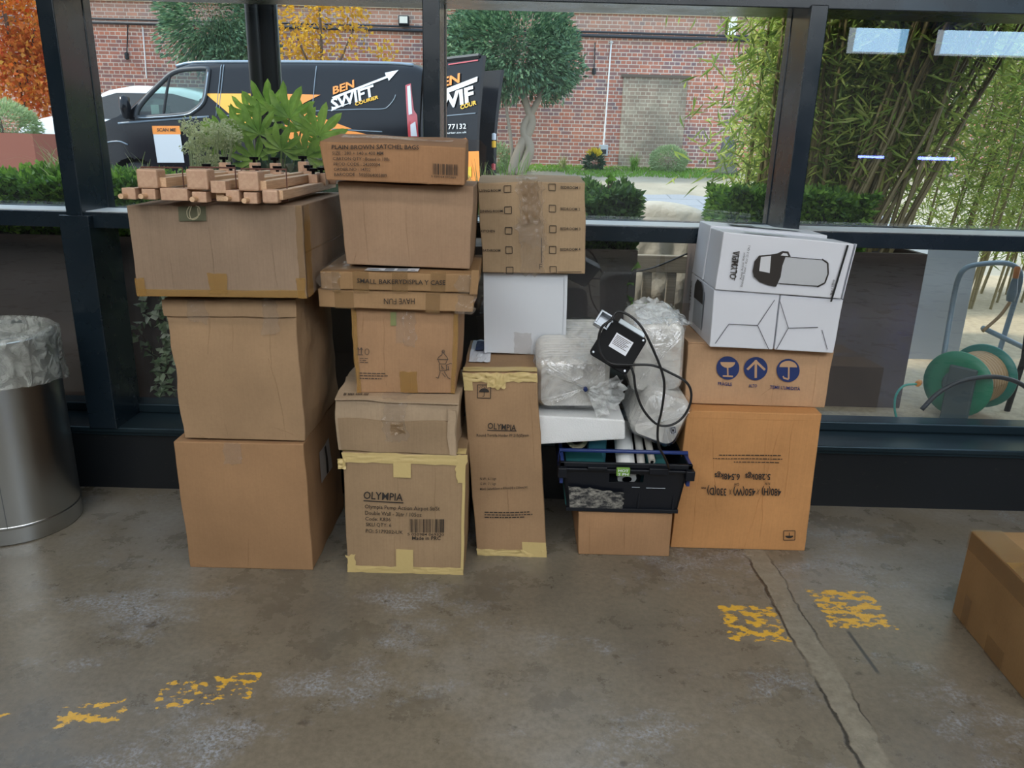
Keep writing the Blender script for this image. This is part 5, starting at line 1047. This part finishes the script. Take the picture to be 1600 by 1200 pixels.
cushion('cushion', 'second beige cushion leaning right, next along the garden sofa', Vector((.98, 3.86, .67)), .22, .09, .27, (-.15, -.25, 0), 2)
cushion('seat_cushion', 'flat beige seat cushion seen through the slats of the garden sofa', Vector((.98, 4.05, .51)), .46, .06, .30, (PI/2, 0, 0), 3)
p_, b_ = atY(992, 385, 3.0), None
tag(MB().tube(smooth_path([(.40, 3.56, .775), (.50, 3.56, .72), (.62, 3.56, .73), (.80, 3.60, .80)]), .004, 6).build('cable', M['cable'], smooth=True), 'thin black cable sagging across the back of the garden sofa', 'cable')
planter('pale grey planter standing in the sun behind the hose cart', 2.10, 2.36, 3.95, 4.5, GZ, .88, mat('pale_grey_planter', '98a2ac', .7))
# hose cart
HC = Vector((1.80, 2.98, GZ)); hc = empty('hose_cart', HC, label='green hose reel cart with beige hose and grey tube handle outside the right window', cat='hose reel')
gp = mat('green_plastic', '1f7a58', .4); gp2 = mat('teal_green_plastic', '1f7a6c', .4); hs = mat('beige_hose', 'a8875a', .5); gt = mat('grey_tube', '7f95a3', .4)
ax = Vector((.80, .60, 0)).normalized(); up = Vector((0, 0, 1)); sd = ax.cross(up)
def axm(off, zc=.155):
    m_ = Matrix((sd, up, ax)).transposed().to_4x4(); m_.translation = Vector((0, 0, zc))+ax*off; return m_
for off, mm in ((0, gp), (.225, gp2)):
    k = MB(); k.lathe([(.035, -.006), (.10, -.010), (.132, -.004), (.135, .002), (.130, .008), (.035, .006)], 40, axm(off)).build('reel_disc', mm, hc, smooth=True)
MB().lathe([(.0, -.022), (.045, -.022), (.055, -.012), (.055, .0)], 24, axm(0)).build('hub_cover', mat('grey_hub', '4d5a58', .5), hc)
MB().box(-.03, .075, -.15, .08, -.030, -.014, axm(0)).build('side_plate', mat('grey_side_plate', '44504f', .5), hc, bevel=.006)
MB().tube([ax*.0+Vector((0, 0, .155)), ax*.225+Vector((0, 0, .155))], .055, 20).build('drum', gp, hc)
for k in range(9):
    off = .02+.023*k; rr = .098
    MB().tube([Vector((0, 0, .155))+ax*off+(sd*math.cos(a)+up*math.sin(a))*rr for a in [2*PI*q_/28 for q_ in range(29)]], .0112, 8, cap=False).build('hose_coil', hs, hc, smooth=True)
hp = [atY(x, y, Y_)-HC for x, y, Y_ in ((1474, 560, 3.15), (1486, 490, 3.2), (1496, 440, 3.22), (1508, 420, 3.24), (1530, 413, 3.26), (1570, 411, 3.3), (1590, 420, 3.32), (1594, 440, 3.32), (1578, 495, 3.32), (1558, 560, 3.3))]
MB().tube(smooth_path(hp, 5), .011, 10).build('tube_handle', gt, hc, smooth=True)
MB().tube([atY(1535, 512, 3.3)-HC, atY(1610, 548, 3.3)-HC], .011, 8).build('cross_tube', gt, hc, smooth=True)
MB().tube([atY(1612, 470, 3.12)-HC, atY(1600, 560, 3.12)-HC, atY(1570, 652, 3.12)-HC], .012, 8).build('black_leg', M['black_plastic'], hc, smooth=True)
p = atY(1434, 600, 2.86); MB().tube([p-HC+Vector((.022, .03, -.002)), p-HC], .011, 12).build('orange_connector', mat('orange_plastic', 'd2842a', .45), hc)
MB().tube(smooth_path([atY(x, y, 2.86)-HC for x, y in ((1432, 600), (1412, 603), (1400, 618), (1398, 640), (1404, 662), (1410, 672))]), .0045, 8).build('green_hose', mat('green_hose', '3f9a84', .45), hc, smooth=True)
MB().tube(smooth_path([atY(x, y, 2.85)-HC for x, y in ((1440, 640), (1465, 615), (1495, 598), (1530, 590), (1565, 590), (1600, 603), (1640, 640))]), .009, 8).build('black_hose', M['cable'], hc, smooth=True)
nz_ = empty('hose_nozzle', atY(1583, 450, 3.22), label='orange and grey hose nozzle clipped to the handle of the hose cart', cat='hose nozzle')
MB().lathe([(.0, -.06), (.016, -.055), (.020, -.02), (.014, .02), (.010, .05)], 14).build('nozzle_body', gt, nz_, smooth=True); MB().lathe([(.011, .03), (.012, .085), (.008, .09)], 12).build('nozzle_tip', mat('nozzle_orange', 'd78a4a', .45), nz_, smooth=True)
MB().tube(smooth_path([(0, 0, -.06), (-.03, 0, -.12), (-.09, 0, -.19)]), .007, 8).build('hose_end', hs, nz_, smooth=True)

# ------------------------------------------------------------------ vehicles
class Vehicle:
    """side-view frame: x from nose to tail, y from the near side to the far side, z up"""
    def __init__(s, name, label, cat, O, th, L, W_, top, bot, yin, paint, arches, ar, holes, step=.045, zg=GZ, rear=True, ws=None):
        s.d = Vector((math.cos(th), -math.sin(th), 0)); s.n = Vector((math.sin(th), math.cos(th), 0)); s.O = Vector((*O, zg)); s.W = W_; s.L = L; s.yin = yin; s.top = top; s.zg = zg
        s.root = empty(name, s.O, label=label, cat=cat); V, F = [], []; nx_ = int(L/step); nz_ = 46
        def sheet(P_, na, nb, skip=None):
            o_ = len(V); 
            for i in range(na+1):
                for j in range(nb+1): V.append(P_(i/na, j/nb))
            for i in range(na):
                for j in range(nb):
                    if skip and skip((i+.5)/na, (j+.5)/nb): continue
                    a = o_+i*(nb+1)+j; F.append((a, a+1, a+nb+2, a+nb+1))
        def sp_(u, v): x = u*L; b0 = bot; return x, b0+(top(x)-b0)*v
        def inside(u, v):
            x, z = sp_(u, v)
            for a in arches:
                if (x-a)**2+(z-.33)**2 < ar**2: return True
            return any(pip((x, z), h) for h in holes)
        sheet(lambda u, v: s.loc(sp_(u, v)[0], yin(*sp_(u, v), top), sp_(u, v)[1]), nx_, nz_, inside)
        sheet(lambda u, v: s.loc(sp_(u, v)[0], W_-yin(*sp_(u, v), top), sp_(u, v)[1]), nx_, nz_, inside)
        sheet(lambda u, v: s.loc(u*L, yin(u*L, top(u*L), top)+(W_-2*yin(u*L, top(u*L), top))*v, top(u*L)+.03*math.sin(PI*v)), nx_, 14, lambda u, v: ws and ws[0] < u*L < ws[1] and .08 < v < .92)
        sheet(lambda u, v: s.loc(0, yin(0, bot+(top(0)-bot)*v, top)+(W_-2*yin(0, bot+(top(0)-bot)*v, top))*u, bot+(top(0)-bot)*v), 14, 10)
        sheet(lambda u, v: s.loc(.5+u*(L-.6), .1+(W_-.2)*v, bot+.02), 4, 2)
        if rear: sheet(lambda u, v: s.loc(L, yin(L, bot+(top(L)-bot)*v, top)+(W_-2*yin(L, bot+(top(L)-bot)*v, top))*u, bot+(top(L)-bot)*v), 14, 10)
        s.body = link_mesh('vehicle_body', [v-s.O for v in V], F, paint, s.root, True)
        bm2 = bmesh.new(); bm2.from_mesh(s.body.data); bmesh.ops.remove_doubles(bm2, verts=bm2.verts, dist=.002); bmesh.ops.recalc_face_normals(bm2, faces=bm2.faces); bm2.to_mesh(s.body.data); bm2.free()
        md = s.body.modifiers.new('e', 'EDGE_SPLIT'); md.split_angle = 1.0
    def loc(s, x, y, z): return s.O+s.d*x+s.n*y+Vector((0, 0, z))
    def px(s, x, y, off=0):
        r_ = ray(x, y); o_ = Vector((0, 0, CAM_H)); P0 = s.O+s.n*.06; t_ = (P0-o_).dot(s.n)/r_.dot(s.n); q = o_+r_*t_; return (q-s.O).dot(s.d), q.z-s.zg
    def S(s, x, z, off=.012): return s.loc(x, s.yin(x, z, s.top)-off, z)-s.O
    def poly(s, name, pts, m, off=.012, cuts=3, px_=True):
        if px_: pts = [s.px(*p) for p in pts]
        bm2 = bmesh.new(); vs_ = [bm2.verts.new((x, z, 0)) for x, z in pts]; f_ = bm2.faces.new(vs_); bmesh.ops.triangulate(bm2, faces=[f_])
        for _ in range(cuts):
            es = [e for e in bm2.edges if e.calc_length() > .08]
            if es: bmesh.ops.subdivide_edges(bm2, edges=es, cuts=1); bmesh.ops.triangulate(bm2, faces=bm2.faces[:])
        V = [s.S(v.co.x, v.co.y, off) for v in bm2.verts]; bm2.verts.index_update(); F = [tuple(v.index for v in f.verts) for f in bm2.faces]; bm2.free()
        return link_mesh(name, V, F, m, s.root)
    def strip(s, name, pts, w_, m, off=.014, px_=True, closed=False, sub=6, thick=0):
        pts = [s.px(*p) for p in pts] if px_ else pts
        pp = smooth_path([Vector((x, z, 0)) for x, z in pts], sub)
        if closed: pp.append(pp[0])
        b_ = MB(); b_.tube([s.S(q.x, q.y, off) for q in pp], w_/2, 6); return b_.build(name, m, s.root, smooth=True)
    def text(s, name, items, m, off=.016):
        b_ = MB()
        for st, p0, p1, h, bold, sh in items:
            def f(x, y): a, c_ = s.px(x, -y); return s.S(a, c_, off)
            map_text(b_, st, (p0[0], -p0[1]), (p1[0], -p1[1]), h, f, bold, sh)
        return link_mesh(name, b_.v, b_.f, m, s.root)
    def wheel(s, x, y, r_, side=-1):
        c = s.loc(x, y, r_)-s.O; m_ = Matrix((s.d, Vector((0, 0, 1)), s.n*side)).transposed().to_4x4(); m_.translation = c
        t_ = MB().lathe([(r_*.62, .10), (r_*.95, .10), (r_, .06), (r_, -.10), (r_*.6, -.10)], 36, m_).build('wheel', mat('tyre_rubber', '1d1e20', .8), s.root, smooth=True)
        MB().lathe([(r_*.64, .10), (r_*.60, .09), (r_*.56, .03)], 36, m_).build('rim', M['metal'], t_)
        sp2 = MB()
        for k in range(10):
            a = 2*PI*k/10; R_ = Matrix.Rotation(a, 4, 'Z'); sp2.box(-.022, .022, .03, r_*.58, .05, .075, m_ @ R_)
        sp2.lathe([(0, .085), (.05, .08), (.055, .04)], 16, m_); sp2.build('spokes', M['metal'], t_)
        return t_
def pip(p, poly):
    x, y = p; c = False; j = len(poly)-1
    for i in range(len(poly)):
        (xi, yi), (xj, yj) = poly[i], poly[j]
        if (yi > y) != (yj > y) and x < (xj-xi)*(y-yi)/(yj-yi)+xi: c = not c
        j = i
    return c
def interp(pts):
    def f(x):
        if x <= pts[0][0]: return pts[0][1]
        for (a, b_), (c, d) in zip(pts, pts[1:]):
            if x <= c: t_ = (x-a)/(c-a); return b_+(d-b_)*t_
        return pts[-1][1]
    return f
th = math.radians(10); dv_ = Vector((math.cos(th), -math.sin(th))); LV = 4.95; Ov = Vector((-1.231, 9.93))-dv_*LV
vtop = interp([(0, .72), (.05, .92), (.25, 1.05), (.6, 1.17), (.85, 1.25), (1.15, 1.50), (1.45, 1.76), (1.62, 1.875), (1.85, 1.935), (2.3, 1.965), (4.5, 1.965), (4.85, 1.94), (4.95, 1.90)])
def vyin(x, z, top):
    y = .0
    if x < .9: y += .20*((.9-x)/.9)**2
    if x > 4.7: y += .04*((x-4.7)/.25)**2
    if z > 1.12: y += .17*((z-1.12)/.85)**1.4
    if z < .45: y += .05*((.45-z)/.25)
    tz = top(x)-.10
    if z > tz and x > .9: q = min(1, (z-tz)/.10); y += .10*(1-math.sqrt(max(0, 1-q*q)))
    return y
van_black = mat('black_van_paint', '0d1118', .2, spec=.28)
cabw_px = [(217, 184), (219, 170), (232, 150), (250, 129), (262, 116), (276, 109), (300, 106.5), (318, 106.5), (321.5, 112), (321, 150), (317, 163), (305, 174), (292, 179), (225, 184)]
# the window outline in the van's own side view
_d = Vector((math.cos(th), -math.sin(th), 0)); _n = Vector((math.sin(th), math.cos(th), 0)); _O = Vector((Ov.x, Ov.y, GZ))
def _vpx(x, y):
    r_ = ray(x, y); o_ = Vector((0, 0, CAM_H)); t_ = (_O+_n*.06-o_).dot(_n)/r_.dot(_n); q = o_+r_*t_; return (q-_O).dot(_d), q.z-GZ
cabw = [_vpx(*p) for p in cabw_px]
VN = Vehicle('delivery_van', 'black courier van with orange flash and lettering, its rear doors open', 'van', (Ov.x, Ov.y), th, LV, 1.98, vtop, .28, vyin, van_black, (1.0, 3.95), .40, [cabw], step=.04, rear=False, ws=(.92, 1.56))
VN.poly('cab_window', cabw_px, M['cabglass'], .004)
for sgn in (0, 1):
    b = MB(); pp = smooth_path([Vector((x, z, 0)) for x, z in cabw]+[Vector((*cabw[0], 0))], 3)
    b.tube([(VN.S(q.x, q.y, .006) if sgn == 0 else VN.loc(q.x, VN.W-vyin(q.x, q.y, vtop)+.006, q.y)-VN.O) for q in pp], .032, 6).build('window_frame', mat('black_rubber', '2c3238', .5), VN.root, smooth=True)
VN.strip('window_divider', [(262, 114), (260, 150), (259, 183)], .035, M['dark_metal'], .004)
VN.strip('chrome_window_trim', [(222, 184), (240, 184), (292, 180), (308, 173), (318, 163), (322, 150), (322.5, 112)], .018, mat('pale_trim', '8d99a4', .25, .6), .03)
gl_ = mat('van_seam', '6a7884', .35)
VN.strip('roof_edge_shine', [(262, 101), (285, 96), (340, 95), (480, 95), (600, 97), (640, 100)], .045, mat('roof_edge_highlight', '7f8d9a', .3, .3), .0)  # grey strip paints the reflected shine along the roof edge
for nm, pts in (('door_seam', [(340, 100), (341, 130), (341, 182)]), ('door_seam', [(344, 100), (345, 130), (345, 182)]), ('sliding_door_seam', [(490, 102), (490, 150), (491, 200)]), ('side_rail', [(345, 182), (400, 178), (500, 173.5), (560, 171), (598, 170.5), (608, 166), (616, 155), (618, 148)]), ('waist_line', [(190, 193), (240, 189), (330, 182.5)]), ('side_crease', [(600, 206), (560, 204), (500, 201)])):
    VN.strip(nm, pts, .014 if nm != 'waist_line' else .03, gl_, .006)
VN.strip('arch_lip', [(167, 225), (175, 222), (192, 221), (205, 226)], .02, gl_, .01)
og, yl = mat('orange_vinyl', 'e08836', .4), mat('yellow_vinyl', 'e8a83a', .4)
VN.poly('yellow_flash', [(321, 146), (432, 146.5), (432, 212), (418, 208), (395, 197), (360, 177)], yl, .010); VN.poly('orange_flash', [(432, 146.5), (501, 148), (478, 160), (462, 171), (500, 182), (553, 201.5), (505, 201), (560, 206), (592, 214), (600, 240), (440, 240), (432, 212)], og, .0105)
VN.text('printed_text', [('5', (375, 171), (379, 171), 7, .0, 0)], M['ink'])
wv = mat('white_vinyl', 'dfe6ea', .4); yv = mat('yellow_lettering', 'e9b22c', .4)
VN.text('van_lettering', [('BEN', (520.5, 147.5), (555.5, 135), 11.5, .03, .2)], og)
VN.text('van_lettering', [('SWIFT', (521, 172), (588, 148), 17, .03, .15)], wv); VN.text('van_lettering', [('COURIER', (557, 165.5), (592, 154), 5.2, .03, .2)], yv)
VN.poly('swoosh_arrow', [(519, 152), (601, 118.5), (599, 113), (620, 108.5), (606, 126), (604, 121), (523, 154.5)], wv, .015); VN.poly('swoosh_tail', [(519.5, 174), (521, 168), (552, 160), (532, 168)], wv, .015)
VN.poly('magnet_header', [(243, 197), (286, 197), (288, 210), (244.5, 210)], og, .016); VN.poly('magnet_card', [(245, 210), (287, 210), (293.5, 254), (251.5, 254)], mat('magnet_white', 'bcc2c8', .5), .016)
VN.text('printed_text', [('SCAN ME', (251, 205.5), (280, 205.5), 5, .02, 0)], M['ink'], .02)
rl = mat('red_lens', 'b03a40', .25, coat=1); wl = mat('clear_lens', 'c9ccd2', .2, coat=1)
tlp = VN.poly('tail_light', [(633, 133), (641, 130), (648, 172), (653, 180), (656, 214), (641, 214), (638, 180)], rl, .03); VN.poly('reversing_lens', [(636, 135), (640.5, 133), (646, 178), (641, 180)], wl, .036); VN.poly('reversing_lens', [(644, 195), (651, 190), (654, 213), (645, 213)], wl, .036)
mr = MB(); c = VN.S(*VN.px(204, 168), .12); mr.lathe([(0, -.15), (.06, -.13), (.085, 0), (.075, .12), (0, .15)], 14, Matrix.Translation(c) @ Matrix.Diagonal((.8, 1.0, 1.0, 1))).build('wing_mirror', van_black, VN.root, smooth=True)
VN.wheel(1.0, .14, .34); VN.wheel(3.95, .14, .34); VN.wheel(1.0, 1.84, .34, 1); VN.wheel(3.95, 1.84, .34, 1)
b = MB()
def lbox(b_, V_, x0, x1, y0, y1, z0, z1):
    p_ = [V_.loc(x, y, z)-V_.O for z in (z0, z1) for y in (y0, y1) for x in (x0, x1)]; b_.add(p_, [(0, 2, 3, 1), (4, 5, 7, 6), (0, 1, 5, 4), (2, 6, 7, 3), (0, 4, 6, 2), (1, 3, 7, 5)]); return b_
lbox(MB(), VN, .85, 1.35, .15, 1.83, 1.0, 1.22).build('dashboard', M['dark_metal'], VN.root)
for y0 in (.2, 1.25): lbox(lbox(MB(), VN, 1.9, 2.02, y0, y0+.5, .8, 1.50), VN, 1.5, 2.0, y0, y0+.5, .7, .85).build('seat', mat('seat_cloth', '33383d', .9), VN.root, bevel=.03)
lbox(MB(), VN, 2.1, 2.13, .12, 1.86, .35, 1.75).build('bulkhead', mat('grey_bulkhead', '4a5056', .8), VN.root)
cst = VN.loc(1.45, 1.45, 1.18)-VN.O; MB().tube([cst+(VN.n*math.cos(a)+Vector((0, 0, 1))*math.sin(a)*.9+VN.d*-.3*math.sin(a))*.18 for a in [2*PI*k/20 for k in range(21)]], .014, 6, cap=False).build('steering_wheel', M['dark_metal'], VN.root)
lbox(MB(), VN, 1.0, 1.12, .5, .75, 1.2, 1.42).build('document', mat('paper_grey', '8fa39c', .7), VN.root)
MB().tube([VN.loc(1.10, 1.72, 1.28)-VN.O, VN.loc(1.62, 1.66, 1.80)-VN.O], .035, 6).build('pillar_trim', mat('pale_green_trim', '9dbdb0', .6), VN.root)
MB().add([VN.loc(x, y, z+.01)-VN.O for x, y, z in ((.90, .28, vtop(.90)), (1.15, .27, vtop(1.15)), (1.45, .28, vtop(1.45)), (1.58, .30, vtop(1.58)), (1.58, 1.68, vtop(1.58)), (1.45, 1.70, vtop(1.45)), (1.15, 1.71, vtop(1.15)), (.90, 1.70, vtop(.90)))], [(0, 1, 6, 7), (1, 2, 5, 6), (2, 3, 4, 5)]).build('windscreen', M['cabglass'], VN.root)
# open rear doors
def vdoor(name, hinge, dr, L, z0, z1, lean, parent=VN.root):
    dr = Vector((*dr, 0)).normalized(); nn = Vector((dr.y, -dr.x, 0)); V, F = [], []; nz_, nu = 14, 6
    for side in (0, .05):
        for j in range(nz_+1):
            for i in range(nu+1):
                z = z0+(z1-z0)*j/nz_; zz = max(0, z-1.1); V.append(hinge+dr*L*i/nu-nn*side+nn*-(.10*(zz/.85)**1.4)+Vector((0, 0, z))-VN.O)
    m_ = (nz_+1)*(nu+1)
    for o_ in (0, m_):
        for j in range(nz_):
            for i in range(nu): a = o_+j*(nu+1)+i; F.append((a, a+1, a+nu+2, a+nu+1))
    for j in range(nz_):
        for i in (0, nu): a = j*(nu+1)+i; F.append((a, a+nu+1, a+nu+1+m_, a+m_))
    for i in range(nu):
        for j in (0, nz_): a = j*(nu+1)+i; F.append((a, a+1, a+1+m_, a+m_))
    o_ = link_mesh(name, V, F, van_black, parent)
    def P_(px_, py_, off=.012):
        r_ = ray(px_, py_); c_ = Vector((0, 0, CAM_H)); t_ = (hinge-nn*.02-c_).dot(nn)/r_.dot(nn); q = c_+r_*t_; z = q.z-GZ; u = (q-hinge).dot(dr); zz = max(0, z-1.1)
        return hinge+dr*u-nn*(.10*(zz/.85)**1.4)+nn*off+Vector((0, 0, z))-VN.O
    return o_, P_
h1 = VN.loc(4.97, .02, 0); dro, PD = vdoor('open_rear_door', h1, (.80, -.60), .90, .38, 1.99, 0)
def dpoly(name, pts, m, off=.012): return MB().add([PD(x, y, off) for x, y in pts], [tuple(range(len(pts)))]).build(name, m, dro)
def dtext(name, st, p0, p1, h, m, bold=.02, sh=0):
    b_ = MB(); map_text(b_, st, (p0[0], -p0[1]), (p1[0], -p1[1]), h, lambda x, y: PD(x, -y, .016), bold, sh); b_.build(name, m, dro)
dtext('van_lettering', 'BEN', (676, 140), (719, 127), 14, og, .03, .2); dtext('van_lettering', 'SWIF', (672, 178), (744, 155), 22, wv, .04, .15); dtext('van_lettering', 'COUR', (721, 171), (745, 163), 6.5, yv, .03, .2)
for k, (a, b_) in enumerate((((672, 148), (743, 119)),)): dpoly('swoosh_arrow', [(a[0], a[1]), (b_[0], b_[1]), (b_[0], b_[1]+8), (a[0], a[1]+8)], wv, .014)
dtext('phone_number', '01482 177132', (665, 204), (731, 201), 8, wv, .0); dtext('web_address', 'benswiftcourier.co.uk', (672, 210.5), (732, 208), 3.2, wv, .0); dtext('mail_address', 'courier@swift.co.uk', (680, 220.5), (733, 218), 3.2, og, .0)
dpoly('door_crease', [(695, 180.5), (744, 176), (744, 177.5), (695, 182)], gl_); dpoly('orange_panel', [(693, 238), (751, 236), (753, 290), (693, 290)], og); dpoly('number_plate', [(728, 262), (740, 260), (740, 276), (728, 278)], mat('yellow_plate', 'c9a92c', .5), .02); dtext('plate_text', 'DY', (730, 273), (739, 272), 8, M['ink'])
dpoly('red_gasket', [(695, 99), (741, 92), (741, 94), (695, 101)], rl)
MB().tube([PD(690, 92, .0), PD(742, 86, .0)], .03, 6).build('door_top_edge', M['dark_metal'], dro)
h2 = VN.loc(4.97, 1.94, 0); dr2, _ = vdoor('open_rear_door', h2, (.62, -.78), .86, .38, 1.99, 0)
b2_ = h2+Vector((.62, -.78, 0)).normalized()*.83-VN.O
for z, m_ in ((1.12, wl), (1.02, yv), (.72, rl)): MB().lathe([(0, -.05), (.03, -.04), (.03, .04), (0, .05)], 10, Matrix.Translation(b2_+Vector((.02, -.07, z)))).build('door_latch', m_, dr2)
# white car beyond the van
cth = math.radians(6); LC = 4.1; Oc = Vector((-8.45, 13.2))
ctop = interp([(0, .62), (.05, .80), (.2, .98), (.6, 1.12), (1.0, 1.20), (1.35, 1.38), (1.75, 1.58), (2.2, 1.66), (3.0, 1.64), (3.7, 1.50), (4.0, 1.05), (4.1, .85)])
def cyin(x, z, top):
    y = 0
    if x < .8: y += .22*((.8-x)/.8)**2
    if z > .95: y += .22*((z-.95)/.7)
    tz = top(x)-.08
    if z > tz: q = min(1, (z-tz)/.08); y += .08*(1-math.sqrt(max(0, 1-q*q)))
    return y
cwin = [(1.15, 1.14), (1.55, 1.42), (1.95, 1.54), (2.9, 1.54), (3.5, 1.40), (3.65, 1.12)]
CARV = Vehicle('white_car', 'white car parked beyond the black van, its nose left of the window post', 'car', (Oc.x, Oc.y), cth, LC, 1.8, ctop, .22, cyin, mat('white_car_paint', 'd7dcdf', .3, coat=1), (.85, 3.3), .36, [], step=.05, zg=gz(13.2))
CARV.poly('side_window', cwin, M['dark_metal'], .01, px_=False); CARV.wheel(.85, .12, .32); CARV.wheel(3.3, .12, .32)
b = MB(); 
for (xa, xb) in ((1.05, 1.72),):
    b.add([CARV.loc(x, y, ctop(x)+.045)-CARV.O for x, y in ((xa, .35), (xb, .42), (xb, 1.38), (xa, 1.45))], [(0, 1, 2, 3)])
b.build('windscreen', mat('car_windscreen', '6f8494', .15), CARV.root)
CARV.poly('head_lamp', [(.02, .70), (.05, .86), (.38, .98), (.42, .88)], wl, .012, px_=False); CARV.poly('lower_grille', [(.0, .25), (.0, .45), (.35, .42), (.35, .25)], M['dark_metal'], .012, px_=False)
